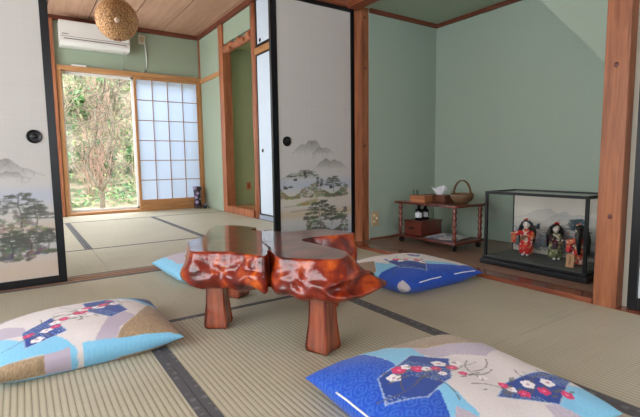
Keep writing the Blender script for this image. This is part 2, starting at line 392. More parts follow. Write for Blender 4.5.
mat_(1.27, 2.10, .905, 2.80, 'Y', (1, 0)); mat_(1.27, 2.10, -.95, .905, 'Y', (1, 0))
mat_(1.27, 2.10, -1.6, -.95, 'Y', (1, 0))
mat_(-.7, .42, 2.92, 3.855, 'X'); mat_(.42, 2.32, 2.92, 3.855, 'X')
mat_(-.52, .405, 3.855, 5.78, 'Y'); mat_(.405, 1.34, 3.855, 5.78, 'Y'); mat_(1.34, 2.32, 3.855, 5.78, 'Y')
mat_(-.52, 1.34, 5.78, 6.6, 'X'); mat_(1.34, 2.32, 5.78, 6.6, 'X')
# threshold (shikii) between the rooms with two grooves
bm = bmesh.new()
box(bm, -1.6, 2.262, 2.80, 2.822, -.05, .004); box(bm, -1.6, 2.262, 2.822, 2.842, -.05, -.001); box(bm, -1.6, 2.262, 2.842, 2.868, -.05, .004)
box(bm, -1.6, 2.262, 2.868, 2.888, -.05, -.001); box(bm, -1.6, 2.262, 2.888, 2.92, -.05, .004)
struct(finish('trim_1', bm, M['sill']), 'grooved wooden threshold between the two rooms')
# alcove floor
bm = bmesh.new(); box(bm, 2.21, 3.09, .62, 2.72, -.03, .02)
struct(finish('floor', bm, M['alcfloor']), 'brown board floor of the alcove')
bm = bmesh.new(); box(bm, 2.10, 2.21, .925, 2.725, -.05, .022, .004)
struct(finish('trim_2', bm, M['kamachi']), 'polished wooden edge of the alcove floor')
# ---- ceilings
cl = semp('ceiling', (0, 0, 0), 'wooden board ceiling of the far room')
bm = bmesh.new(); x = -.535
while x < 2.32:
    x1 = min(x+.465, 2.32); box(bm, x+.007, x1-.007, 2.95, 6.6, 2.53, 2.55); x = x1
finish('ceiling_boards', bm, M['ceilboard'], cl)
B('ceiling_backing', -1.6, 2.4, 2.86, 6.7, 2.552, 2.57, M['ceilgap'], cl)
struct(B('ceiling', -1.6, 2.3, -1.6, 2.86, 2.45, 2.5, M['ceilboard']), 'ceiling of the front room')
# ---- alcove shell
struct(B('wall_alcove_left', PX1, 3.15, 2.72, 2.80, -.03, 2.0, M['green_alc']), 'green left wall of the alcove')
struct(B('wall_alcove_back', 3.09, 3.15, .55, 2.72, -.03, 2.4, M['green_alc']), 'green back wall of the alcove')
struct(B('wall_alcove_right', 2.21, 3.09, .62, .68, .02, 2.4, M['green_alc']), 'right wall of the alcove')
struct(B('ceiling', 2.2, 3.09, .68, 2.72, 1.8305, 1.86, M['ceil_green']), 'green alcove ceiling')
# sloping soffit
bm = bmesh.new()
prof = ((1.72, 1.8295), (.685, .64), (.685, 1.8295)); a = [bm.verts.new((2.6, y, z)) for y, z in prof]; b_ = [bm.verts.new((3.088, y, z)) for y, z in prof]
bm.faces.new(a); bm.faces.new(b_[::-1])
for k in range(3): bm.faces.new((a[k], b_[k], b_[(k+1) % 3], a[(k+1) % 3]))
bmesh.ops.recalc_face_normals(bm, faces=bm.faces)
struct(finish('ceiling_slope', bm, M['green_alc']), 'pale boxed-in underside of a staircase with a diagonal lower edge over the alcove')
bm = bmesh.new(); box(bm, PX1, 3.07, 2.698, 2.72, 1.80, 1.83); box(bm, 3.068, 3.09, 1.73, 2.72, 1.80, 1.83)
struct(finish('trim_3', bm, M['trim']), 'dark trim under the alcove ceiling')
struct(B('trim_4', PX1, 3.09, 2.71, 2.72, .02, .032, M['trim']), 'thin skirting of the alcove')
# alcove lintel and wall over
struct(B('trim_5', 2.115, 2.21, .8, 2.725, 1.80, 1.95, M['beam_y'], bev=.003), 'wooden lintel beam over the alcove')
struct(B('wall_right_upper', 2.13, 2.2, .8, 2.725, 1.95, 2.45, M['green_alc']))
# ---- posts of the front room
def post(name, x0, x1, y0, y1, z0, z1, mat, label, knots=()):
    p = struct(B(name, x0, x1, y0, y1, z0, z1, mat, bev=.006), label)
    for (kx, ky, kz, face) in knots:
        bm = bmesh.new()
        if face == '-x': lathe(bm, [(.009, 0), (.007, .0012), (.001, .0014)], (0, 0, 0), 14, 1, 1.3, axis='X'); bmesh.ops.scale(bm, vec=(-1, 1, 1), verts=bm.verts); bmesh.ops.reverse_faces(bm, faces=bm.faces)
        else: lathe(bm, [(.009, 0), (.007, .0012), (.001, .0014)], (0, 0, 0), 14, 1, 1.3, axis='Y'); bmesh.ops.scale(bm, vec=(1, -1, 1), verts=bm.verts)
        k = finish('wood_knot', bm, KNOT, p); k.location = (kx, ky, kz)
    return p
KNOT = plain('dark_knot', (84, 40, 34), .5)
post('trim_6', PX0, PX1, 2.725, 2.82, -.03, 2.45, M['post'], 'square cedar post between fusuma and alcove', [(PX0+.03, 2.725, 1.76, '-y'), (PX0+.035, 2.725, 1.38, '-y'), (PX0+.03, 2.725, .78, '-y')])
post('trim_7', 2.11, 2.22, .83, .925, -.03, 2.45, M['post'], 'thick square cedar post at the right of the alcove', [(2.11, .878, 1.045, '-x'), (2.11, .872, .40, '-x')])
# ---- partition lintel (kamoi) + upper wall
struct(B('trim_8', -1.6, 2.262, 2.80, 2.92, 1.85, 1.90, M['beam_x'], bev=.003), 'wooden lintel over the sliding doors')
struct(B('trim_9', -1.6, 2.15, 2.785, 2.80, 1.895, 1.99, M['beam_x'], bev=.003), 'wooden rail above the door lintel')
struct(B('wall_partition_upper', -1.6, 2.262, 2.83, 2.89, 1.90, 2.55, M['green']))
struct(B('wall_partition_left', -1.6, -.95, 2.83, 2.90, -.03, 1.90, M['green']))
struct(B('wall_partition_right', 2.265, 2.42, 2.802, 2.93, -.03, 2.55, M['green']))
# ---- front room other walls with openings for added windows
def wall_x(name, x0, x1, y0, y1, z1, wy0, wy1, wz0, wz1, mat):
    bm = bmesh.new(); box(bm, x0, x1, y0, wy0, -.06, z1); box(bm, x0, x1, wy1, y1, -.06, z1); box(bm, x0, x1, wy0, wy1, wz1, z1); box(bm, x0, x1, wy0, wy1, -.06, wz0)
    return struct(finish(name, bm, mat))
wall_x('wall_left', -1.68, -1.6, -1.68, 2.9, 2.5, -.4, 2.2, .4, 1.9, M['green'])
bm = bmesh.new(); box(bm, -1.6, -.6, -1.68, -1.6, -.06, 2.5); box(bm, 1.4, 2.3, -1.68, -1.6, -.06, 2.5); box(bm, -.6, 1.4, -1.68, -1.6, 1.9, 2.5); box(bm, -.6, 1.4, -1.68, -1.6, -.06, .5)
struct(finish('wall_rear', bm, M['green']))
def added_window(name, x0, x1, y0, y1, z0, z1, along):  # plain window added out of view, paired with a fill lamp
    w_ = semp(name)
    def f(a0, a1, za, zb, nm='window_frame', t=.02, mat=M['honey_z']):
        if along == 'Y': B(nm, x0, x0+t, a0, a1, za, zb, mat, w_)
        else: B(nm, a0, a1, y0, y0+t, za, zb, mat, w_)
    a0, a1 = (y0, y1) if along == 'Y' else (x0, x1)
    f(a0, a0+.05, z0, z1); f(a1-.05, a1, z0, z1); f((a0+a1)/2-.03, (a0+a1)/2+.03, z0, z1)
    f(a0, a1, z0, z0+.05); f(a0, a1, z1-.05, z1)
    f(a0+.05, a1-.05, z0+.05, z1-.05, 'window_pane', .004, M['glass'])
added_window('added_window_2', -1.65, 0, -.4, 2.2, .4, 1.9, 'Y'); added_window('added_window_3', -.6, 1.4, -1.65, 0, .5, 1.9, 'X')  # unseen left and rear windows, added to go with the fills
# right wall beyond the post: closet with fusuma
struct(B('wall_right', 2.19, 2.26, -1.6, .83, -.05, 2.5, M['cream']))
# ---- far room walls
XR = 2.32; YF = 6.6
bm = bmesh.new()
box(bm, -.75, .46, YF, YF+.1, -.06, 2.55); box(bm, .46, XR+.05, YF, YF+.1, 1.92, 2.55); box(bm, XR, XR+.6, YF, YF+.1, -.06, 2.55)
struct(finish('wall_back', bm, M['green']), 'sage green wall over the garden window')
wall_x('wall_far_left', -.78, -.7, 2.9, YF, 2.55, 3.6, 6.2, .4, 2.2, M['green'])
added_window('added_window_4', -.75, 0, 3.6, 6.2, .4, 2.2, 'Y')  # unseen window added to light the far room from the left
bm = bmesh.new()
box(bm, XR, XR+.06, 5.80, YF, -.06, 2.53)            # plain bay beside the window
box(bm, XR+.01, XR+.06, 4.86, 5.80, 2.22, 2.53)      # above the natural beam
box(bm, XR+.05, XR+.5, 5.75, 5.80, -.03, 2.53)       # niche far side
box(bm, XR+.5, XR+.55, 4.65, 5.80, -.03, 2.53)       # niche back
box(bm, XR+.05, XR+.5, 4.66, 4.71, -.03, 2.53)       # niche near side
ob = finish('wall_far_right', bm, [M['green']]); struct(ob, 'sage green right wall of the far room')
struct(B('wall_niche', XR+.11, XR+.5, 5.735, 5.75, 0.05, 2.2, M['green_niche']), 'moss green inside of the far niche')
struct(B('wall_niche_back', XR+.485, XR+.5, 4.71, 5.735, 0.05, 2.2, M['green_niche']))
struct(B('wall_cupboard', XR+.04, XR+.08, 2.92, 4.68, -.05, 2.53, M['green']))
struct(B('ceiling', XR+.05, XR+.5, 4.7, 5.75, 2.2, 2.22, M['green_niche']))
# posts, rails of the far room
post('trim_10', XR-.015, XR+.105, 5.66, 5.80, -.05, 2.50, M['post_far'], 'cypress post on the far side of the niche')
bm = bmesh.new(); tube(bm, [(XR+.035, 4.77, z) for z in [i*.25 for i in range(11)]], [.056+.004*math.sin(i*1.7) for i in range(11)], 14)
struct(finish('trim_11', bm, M['post_far']), 'rounded log post at the near side of the niche')
struct(B('trim_12', XR-.015, XR+.02, YF-.035, YF, 0, 2.5, M['post_far'], bev=.003), 'thin corner post of the far room')
struct(B('trim_13', XR-.018, XR+.02, 5.80, YF-.035, 1.84, 1.90, M['honey_y'], bev=.003), 'rail on the right wall of the far room')
bm = bmesh.new(); tube(bm, [(XR+.02, 4.8+.09*i, 2.14+.012*math.sin(i*2.1)) for i in range(11)], [.048+.012*math.sin(i*1.9+.6) for i in range(11)], 12)
for k, (y, z) in enumerate(((5.5, 2.15), (5.38, 2.11), (5.1, 2.16), (4.98, 2.12))): sphere(bm, (XR-.03, y, z), .022, .03, .02, 10, 6)
struct(finish('trim_14', bm, M['post_far']), 'natural peeled log beam over the niche')
struct(B('trim_15', XR-.02, XR+.1, 4.83, 5.66, 0, .088, M['post_far'], bev=.005), 'wooden sill of the niche')
struct(B('floor', XR+.1, XR+.5, 4.71, 5.75, .04, .075, M['honey_y']), 'board floor of the niche')
bm = bmesh.new(); box(bm, -.7, XR, YF-.04, YF, 2.475, 2.53); box(bm, XR-.035, XR+.01, 2.95, YF-.04, 2.475, 2.53)
struct(finish('trim_16', bm, M['trim']), 'dark trim around the far ceiling')
struct(B('trim_17', .40, .45, YF-.07, YF, 0, 2.475, M['post_far'], bev=.003), 'corner post left of the garden window')
# ---- cupboard doors of the far room (upper and lower)
def flat_door(name, lab, x, y0, y1, z0, z1, fr=.028, mat=None, pulls=()):
    d = semp(name, (0, 0, 0), lab)
    B('door_panel', x, x+.02, y0+fr*.7, y1-fr*.7, z0+fr*.7, z1-fr*.7, mat, d)
    bm = bmesh.new(); a = x-.006
    box(bm, a, x+.022, y0, y0+fr, z0, z1, .002); box(bm, a, x+.022, y1-fr, y1, z0, z1, .002)
    box(bm, a, x+.022, y0+fr, y1-fr, z0, z0+fr, .002); box(bm, a, x+.022, y0+fr, y1-fr, z1-fr, z1, .002)
    finish('door_frame', bm, M['black'], d)
    for (y, z) in pulls:
        bm = bmesh.new(); lathe(bm, [(.022, 0), (.022, -.003), (.014, -.0035), (.012, -.001), (.001, -.001)], (x, y, z), 16, axis='X'); finish('door_pull', bm, M['blackmatte'], d)
    return d
XC = XR+.005
flat_door('door_4', 'small upper cupboard door with pale blue paper', XC, 3.82, 4.70, 1.965, 2.50, .03, M['fusuma_blue'], [(4.60, 2.03)])
bm = bmesh.new(); box(bm, XC-.02, XC+.035, 2.93, 4.71, 1.885, 1.955, .003); struct(finish('trim_18', bm, M['honey_y']), 'wooden rail between the cupboard doors')
d5 = flat_door('door_5', 'tall lower cupboard door with pale blue paper', XC, 3.82, 4.70, .055, 1.88, .012, M['fusuma_blue'], [(4.60, .80)])
struct(B('trim_19', XC-.01, XC+.035, 2.93, 4.71, 0, .05, plain('blue_grey_board', (150, 162, 178), .6)), 'blue grey foot board of the cupboard')
flat_door('door_6', 'second upper cupboard door', XC+.01, 2.95, 3.86, 1.965, 2.50, .03, M['fusuma_blue'])
flat_door('door_7', 'second lower cupboard door', XC+.01, 2.95, 3.86, .055, 1.88, .012, M['fusuma_blue'])

# ---- garden window (window_1) in wood frame with aluminium sash
wn = semp('window_1', (0, 0, 0), 'tall wooden window open to the garden')
bm = bmesh.new()
box(bm, .455, XR, YF-.05, YF+.1, 1.87, 1.925, .003); box(bm, .455, XR, YF-.05, YF+.1, -.02, .035, .003)
finish('window_head_and_sill', bm, M['honey_x'], wn)
bm = bmesh.new(); box(bm, .455, .505, YF-.05, YF+.1, .035, 1.87, .003); box(bm, XR-.04, XR-.002, YF-.045, YF+.1, .035, 1.87, .003)
finish('window_frame', bm, M['honey_z'], wn)
bm = bmesh.new()
for a, b_ in ((.505, .53), (1.355, 1.41), (2.2, 2.245)): box(bm, a, b_, YF+.06, YF+.09, .035, 1.87, .003)
box(bm, .53, 2.2, YF+.06, YF+.09, 1.835, 1.87, .002); box(bm, .53, 2.2, YF+.06, YF+.09, .035, .07, .002)
finish('aluminium_sash', bm, M['white_al'], wn)
B('window_pane', .53, 2.2, YF+.073, YF+.077, .07, 1.835, M['glass'], wn)
# ---- shoji screens
sh = thing('shoji_screen', 'wood lattice screen with white paper covering the right half of the garden window', 'screen', (1.37, YF-.03, .036))
W_, H_ = .91, 1.832
B('paper', .03, W_-.03, .012, .014, .12, H_-.03, M['shoji'], sh)
bm = bmesh.new(); box(bm, 0, .032, -.005, .025, 0, H_, .002); box(bm, W_-.032, W_, -.005, .025, 0, H_, .002); box(bm, .032, W_-.032, -.005, .025, H_-.035, H_, .002)
finish('frame', bm, M['honey_z'], sh)
B('bottom_rail', .032, W_-.032, -.005, .025, 0, .125, M['honey_x'], sh, .002)
bm = bmesh.new()
for k in range(1, 4): x = .032+(W_-.064)*k/4; box(bm, x-.005, x+.005, -.002, .011, .125, H_-.035)
for k in range(1, 6): z = .125+(H_-.16)*k/6; box(bm, .032, W_-.032, 0, .012, z-.005, z+.005)
finish('lattice', bm, M['lattice'], sh)

# ---- fusuma doors with painted landscapes
def fusuma(name, lab, x0, x1, y, z1, paint, pull_x, fl_=.04, fr_=.04, handle_z=.805, ph=.002):
    d = semp(name, (x0, y, .005), lab); w_ = x1-x0; h = z1-.005
    B('door_core', .01, w_-.01, .004, .022, .01, h-.01, M['fusuma_back'], d)
    painted_sheet('painted_paper', (fl_, .0035, .04), (1, 0, 0), (0, 0, 1), w_-fl_-fr_, h-.04-.03, .005, paint, d)
    bm = bmesh.new(); box(bm, 0, fl_, -.002, .025, 0, h, .002); box(bm, w_-fr_, w_, -.002, .025, 0, h, .002)
    box(bm, fl_, w_-fr_, -.002, .025, 0, .042, .002); box(bm, fl_, w_-fr_, -.002, .025, h-.032, h, .002)
    finish('door_frame', bm, M['black'], d)
    bm = bmesh.new(); lathe(bm, [(.036, .002), (.036, -.003), (.031, -.004), (.028, .0), (.014, .001), (.012, -.001), (.001, -.001)], (pull_x-x0, 0, handle_z), 28, axis='Y'); bmesh.ops.recalc_face_normals(bm, faces=bm.faces)
    finish('door_pull', bm, M['black'], d)
    return d
rnd = random.Random(3)
def land_paint(w_, h, left):
    pt = Paint(0, w_, 0, h, .005, (194, 191, 188)); Y = pt.Y
    # the printed washes: mist bands of blue and sand
    def band(y, s, c, al): pt.mix(np.exp(-((Y-y)/s)**2), c, al)
    band(.05, .09, (196, 172, 150), .7); band(.20, .08, (176, 180, 190), .4)
    if left:
        band(.27, .04, (196, 172, 140), .5); band(.45, .05, (176, 184, 204), .7)
    else:
        band(.04, .09, (142, 162, 176), .85); band(.22, .04, (186, 164, 128), .7); band(.44, .05, (168, 178, 200), .7); band(.33, .05, (196, 186, 164), .5)
    # woven cloth texture
    r = np.random.RandomState(1); pt.a *= (1+.008*r.randn(pt.h, 1)+.008*r.randn(1, pt.w))[..., None]; pt.a = np.clip(pt.a, 0, 1)
    return pt
# left door: x0=-.75 .. x1=.18 ; paper begins at -.71
w_ = .85; pt = land_paint(w_, 1.78, True); ox = .71; oz = -.045
p_hill(pt, -.3+ox, .11+ox, .60+oz, .10, (128, 126, 128), .8, rnd); p_hill(pt, -.2+ox, .05+ox, .585+oz, .05, (112, 110, 108), .6, rnd); p_hill(pt, -.75+ox, -.2+ox, .62+oz, .16, (130, 130, 132), .7, rnd)
p_clump(pt, -.12+ox, .13+ox, .30+oz, .40+oz, 110, (120, 120, 110), rnd); p_clump(pt, -.7+ox, -.15+ox, .32+oz, .42+oz, 130, (120, 120, 110), rnd)
p_tree(pt, -.02+ox, .33+oz, .19, (94, 97, 90), rnd, 90, .75); p_tree(pt, .055+ox, .33+oz, .12, (94, 97, 90), rnd, 60, .7); p_tree(pt, -.35+ox, .33+oz, .19, (94, 97, 90), rnd, 80, .7)
p_clump(pt, -.12+ox, .03+ox, .15+oz, .30+oz, 170, (100, 101, 94), rnd, .6, .016); p_clump(pt, .04+ox, .14+ox, .18+oz, .31+oz, 80, (104, 105, 98), rnd, .55, .014); p_clump(pt, -.7+ox, -.14+ox, .14+oz, .30+oz, 250, (100, 101, 94), rnd, .6, .016)
p_tree(pt, .02+ox, .2+oz, .11, (88, 92, 86), rnd, 60, .7); p_tree(pt, .1+ox, .2+oz, .11, (88, 92, 86), rnd, 50, .6); p_tree(pt, -.07+ox, .17+oz, .15, (88, 92, 86), rnd, 60, .6)
fusuma('door_1', 'left sliding door with ink landscape and black frame', -.75, .178, 2.815, 1.852, pt, .073)
# right door: x0=1.535 .. x1=2.235
w_ = 2.262-1.515-.085; pt = land_paint(w_, 1.78, False); ox = -1.57; oz = -.045
p_hill(pt, 1.68+ox, 2.0+ox, .72+oz, .12, (128, 126, 124), .85, rnd); p_hill(pt, 1.85+ox, 2.06+ox, .715+oz, .07, (130, 128, 126), .7, rnd)
p_hill(pt, 1.86+ox, 2.19+ox, .60+oz, .10, (112, 112, 96), .8, rnd); p_hill(pt, 1.58+ox, 1.95+ox, .525+oz, .085, (108, 110, 92), .8, rnd)
p_clump(pt, 1.63+ox, 1.9+ox, .55+oz, .59+oz, 50, (96, 100, 84), rnd, .6, .01)
p_clump(pt, 1.56+ox, 2.19+ox, .385+oz, .50+oz, 330, (124, 126, 98), rnd, .6, .014); p_clump(pt, 1.95+ox, 2.19+ox, .39+oz, .52+oz, 90, (96, 104, 84), rnd, .6, .013)
for tx, ty, th in ((1.70, .52, .07), (1.79, .53, .09), (1.90, .47, .10), (1.94, .47, .085), (1.66, .47, .05), (2.03, .45, .12), (1.62, .46, .06)): p_clump(pt, tx-.012+ox, tx+.012+ox, ty+oz, ty+th+oz, 30, (72, 80, 72), rnd, .7, .008)
p_tree(pt, 2.05+ox, .42+oz, .13, (84, 92, 76), rnd, 60, .7)
pt.line([(1.6+ox, .325+oz), (1.75+ox, .335+oz), (1.95+ox, .33+oz), (2.0+ox, .315+oz)], .006, (132, 118, 84), .7)
pt.line([(1.66+ox, .285+oz), (1.8+ox, .295+oz), (1.9+ox, .28+oz)], .006, (110, 100, 78), .7)
p_clump(pt, 1.72+ox, 1.9+ox, .33+oz, .37+oz, 60, (150, 136, 96), rnd, .5, .014)
p_tree(pt, 1.915+ox, .12+oz, .25, (70, 80, 70), rnd, 160, .62)
p_clump(pt, 1.80+ox, 2.19+ox, .10+oz, .24+oz, 230, (88, 94, 76), rnd, .6, .015); p_clump(pt, 2.02+ox, 2.18+ox, .2+oz, .32+oz, 100, (84, 92, 80), rnd, .6, .013)
p_tree(pt, 2.03+ox, .16+oz, .16, (76, 84, 72), rnd, 60, .5)
fusuma('door_2', 'right sliding door with ink landscape and black frame', 1.515, 2.262, 2.835, 1.852, pt, 1.632, fl_=.05, fr_=.035)
# second leaf behind each door, in the rear groove
for nm, a, b_, lb in (('door_8', -1.55, -.72, 'rear sliding door leaf at the left'),):
    pt = land_paint(.75, 1.78, True); fusuma(nm, lb, a, b_, 2.865, 1.852, pt, a+.1)
# door at the far right edge (closet fusuma)
d3 = semp('door_3', (0, 0, 0), 'black framed sliding door right of the alcove post')
B('door_panel', 2.16, 2.175, -.05, .775, .02, 1.80, plain('white_paper', (216, 220, 226), .85, .2, vary=.02), d3)
bm = bmesh.new(); box(bm, 2.145, 2.18, .767, .802, .004, 1.82, .002); box(bm, 2.145, 2.18, -.08, -.04, .004, 1.82, .002); box(bm, 2.147, 2.18, -.04, .767, .004, .055, .002); box(bm, 2.147, 2.18, -.04, .767, 1.78, 1.82, .002)
finish('door_frame', bm, M['black'], d3)
struct(B('trim_20', 2.105, 2.19, -1.6, .83, -.05, .002, M['kamachi']), 'threshold under the right door')
struct(B('trim_21', 2.11, 2.19, -1.6, .83, 1.82, 1.9, M['beam_y']))
struct(B('wall_door_side', 2.17, 2.19, .80, .83, .0, 1.82, M['cream']))

# ================================================================== BURL TABLE
tb = thing('burl_table', 'low glossy red-brown burl slab table with live edges on four square wooden legs', 'table', (.85, 1.6, 0))
OUT = [(.544,1.766,0),(.496,1.604,1),(.492,1.545,1),(.544,1.504,1),(.595,1.457,1),(.633,1.37,1),(.655,1.318,.6),(.672,1.330,.1),(.695,1.362,0),(.716,1.405,0),(.724,1.398,0),(.706,1.335,.1),(.690,1.272,.8),(.738,1.209,1.5),(.797,1.144,1.5),(.843,1.128,1.8),(.895,1.160,4.6),(.929,1.215,3.6),(.933,1.290,1.2),(.928,1.378,.5),(.918,1.471,.1),(.930,1.516,.1),(.991,1.538,.5),(1.077,1.521,.8),(1.172,1.506,.45),(1.204,1.512,.4),(1.208,1.552,.4),(1.173,1.681,.5),(1.061,1.733,.8),(.987,1.742,.4),(.930,1.810,.1),(.882,1.885,0),(.890,1.905,0),(.935,1.947,.3),(.903,2.063,.8),(.857,2.115,.8),(.803,2.141,.8),(.717,2.009,.8),(.666,1.896,.6),(.624,1.828,.4)]
def build_slab():
    pts = []
    n = len(OUT)
    for i in range(n):
        a, b_ = OUT[i], OUT[(i+1) % n]; p0, p3 = OUT[i-1], OUT[(i+2) % n]
        L = math.hypot(b_[0]-a[0], b_[1]-a[1]); k = max(1, int(L/.008))
        for j in range(k):
            t = j/k; q = [.5*((2*a[c])+(-p0[c]+b_[c])*t+(2*p0[c]-5*a[c]+4*b_[c]-p3[c])*t*t+(-p0[c]+3*a[c]-3*b_[c]+p3[c])*t**3) for c in range(2)]
            # keep it close to the straight chord so that the clefts stay open
            lx, ly = a[0]+(b_[0]-a[0])*t, a[1]+(b_[1]-a[1])*t
            pts.append((q[0]*.7+lx*.3-.85, q[1]*.7+ly*.3-1.6, max(0, a[2]+(b_[2]-a[2])*t)))
    n = len(pts); nrm = []
    for i in range(n):
        a, b_ = pts[i-3], pts[(i+3) % n]; dx, dy = b_[0]-a[0], b_[1]-a[1]; L = math.hypot(dx, dy)+1e-9
        nrm.append((-dy/L, dx/L))
    area_ = sum(pts[i][0]*pts[(i+1) % n][1]-pts[(i+1) % n][0]*pts[i][1] for i in range(n))
    sg = -1 if area_ > 0 else 1
    nrm = [(a*sg, b_*sg) for a, b_ in nrm]
    lev = [(.340, -.004), (.3385, .0), (.332, .003), (.318, .008), (.300, .014), (.282, .020), (.264, .026), (.246, .028), (.230, .026), (.216, .018), (.206, .003), (.202, -.018)]
    fine = []
    for (za, oa), (zb_, ob_) in zip(lev[:-1], lev[1:]):
        m_ = 3 if za-zb_ > .009 else 1
        for q in range(m_): fine.append((za+(zb_-za)*q/m_, oa+(ob_-oa)*q/m_))
    fine.append(lev[-1]); lev = fine
    bm = bmesh.new(); rings = []
    for li, (z, off) in enumerate(lev):
        ring = []
        for i, (x, y, f) in enumerate(pts):
            p = Vector((x, y, z)); s = min(1, f)
            d = noise.noise(Vector((x*9, y*9, z*11)))*.016+noise.noise(Vector((x*28, y*28, z*34+5)))*.010
            zf = min(1, (.340-z)/.06)
            fl_ = off*s
            if f > 1: fl_ += (f-1)*.030*min(1, max(0, (.338-z)/.115))*(1 if z > .215 else .9)
            dd = fl_+d*zf*min(1, s+.05)
            zz = z+(noise.noise(Vector((x*14, y*14, 3)))*.030+.008*s)*zf*(1 if z < .25 else .25+.75*min(1, max(0, (.285-z)/.035)))*min(1, s+.2)
            hx, hy = x+.85-.862, y+1.6-1.137; q2 = (hx*hx+hy*hy)/.0042+((z-.252)/.024)**2
            dd += -.026*max(0, 1-q2)**.5+.007*math.exp(-((q2-1.25)/.35)**2)
            ring.append(bm.verts.new((x+nrm[i][0]*dd, y+nrm[i][1]*dd, zz)))
        rings.append(ring)
    for a, b_ in zip(rings[:-1], rings[1:]):
        for i in range(n):
            f = bm.faces.new((a[i], a[(i+1) % n], b_[(i+1) % n], b_[i])); f.smooth = True; f.material_index = 1
    f0 = bm.faces.new(rings[0]); f0.material_index = 0
    f1 = bm.faces.new(rings[-1][::-1]); f1.material_index = 1
    f0.normal_update(); f1.normal_update(); bmesh.ops.triangulate(bm, faces=[f0, f1]); bmesh.ops.recalc_face_normals(bm, faces=bm.faces)
    return bm
finish('tabletop', build_slab(), [M['burl_top'], M['burl_side']], tb)
CR = plain('dark_crack', (26, 12, 10), .5)
for pts_, wd in (([(.080, -.092), (.049, -.085), (.009, -.058), (-.033, -.043), (-.069, -.026), (-.098, .006)], .012), ([(-.128, -.205), (-.100, -.146), (-.082, -.069), (-.070, -.030)], .012),
                 ([(.034, .290), (-.012, .275), (-.056, .262)], .012), ([(-.205, .205), (-.180, .208), (-.160, .190)], .010)):
    bm = bmesh.new(); a = []; n_ = len(pts_)
    for i, (x, y) in enumerate(pts_):
        p0, p1 = pts_[max(0, i-1)], pts_[min(n_-1, i+1)]; dx, dy = p1[0]-p0[0], p1[1]-p0[1]; L_ = math.hypot(dx, dy); w2 = wd*(1-.75*i/(n_-1))/2
        a.append((bm.verts.new((x-dy/L_*w2, y+dx/L_*w2, .3405)), bm.verts.new((x+dy/L_*w2, y-dx/L_*w2, .3405))))
    for p, q in zip(a[:-1], a[1:]): bm.faces.new((p[0], p[1], q[1], q[0]))
    bmesh.ops.recalc_face_normals(bm, faces=bm.faces); finish('crack', bm, CR, tb)
def leg(x, y, rot, top, foot=.047):
    bm = bmesh.new(); rings = []
    prof = [(0, foot*.86), (.006, foot*.97), (.018, foot), (.05, foot*.93), (.10, foot*.82), (.16, foot*.76), (.21, foot*.76), (top, foot*.80)]
    for z, h in prof:
        c = .12*h; ring = []
        for sx, sy in ((-1, -1), (1, -1), (1, 1), (-1, 1)):
            for q in range(2):
                px, py = (sx*h, sy*(h-c)) if (q == 0) == (sx*sy < 0) else (sx*(h-c), sy*h)
                ring.append(bm.verts.new((px, py, z)))
        rings.append(ring)
    for a, b_ in zip(rings[:-1], rings[1:]):
        for i in range(8): bm.faces.new((a[i], a[(i+1) % 8], b_[(i+1) % 8], b_[i]))
    bm.faces.new(rings[0][::-1]); bm.faces.new(rings[-1]); bmesh.ops.recalc_face_normals(bm, faces=bm.faces)
    o = finish('leg', bm, M['burl_leg'], tb); o.location = (x-.85, y-1.6, 0.0015); o.rotation_euler = (0, 0, R(rot))
leg(.832, 1.225, 20, .235); leg(.622, 1.665, 52, .235); leg(.845, 2.0, 30, .235); leg(1.10, 1.60, 10, .235)

# ================================================================== CUSHIONS
CREAM, LBL, LAV, TAN, ROY, NAVY = (216, 208, 208), (126, 192, 228), (182, 170, 188), (164, 140, 112), (22, 74, 184), (34, 66, 146)
def seigaiha(pt, m, c, al, s=.16):
    d = np.abs(np.sin(np.hypot((pt.X/s) % 1-.5, (pt.Y/s) % 1-.5)*14)); pt.mix(m*(d > .72), c, al)
def flowers(pt, cx, cy, rnd, n=7, s=.1, spread=.3, ang=0.0):
    pink, white = (214, 48, 104), (238, 232, 236)
    ca, sa = math.cos(ang), math.sin(ang)
    for k in range(5):
        t0 = rnd.uniform(-.8, .8); x, y = cx+spread*rnd.uniform(-1, 1)*.6, cy+spread*rnd.uniform(-.5, .5)
        l = [(x, y)]; a = ang+rnd.uniform(-.9, .9)+(math.pi if k % 2 else 0)
        for q in range(5): x += math.cos(a)*spread*.3; y += math.sin(a)*spread*.3; a += .25*(1 if k % 3 else -1); l.append((x, y))
        pt.line(l, .013, (92, 84, 78), .8)
    for k in range(n):
        u = (k/(n-1)-.5)*2*spread; v = rnd.uniform(-.4, .4)*spread
        x, y = cx+u*ca-v*sa, cy+u*sa+v*ca; c = pink if k % 2 else white; r = s*rnd.uniform(.6, .9)
        for q in range(5):
            a = 2*math.pi*q/5+k; pt.ell(x+math.cos(a)*r*.55, y+math.sin(a)*r*.55, r*.48, r*.48, c, .95)
        pt.ell(x, y, r*.28, r*.28, (190, 150, 160) if c == white else (240, 120, 160), .9)
    for k in range(n*2):
        u = rnd.uniform(-1.3, 1.3)*spread; v = rnd.uniform(-.6, .6)*spread
        pt.ell(cx+u*ca-v*sa, cy+u*sa+v*ca, s*.45, s*.18, (96, 92, 88), .7)
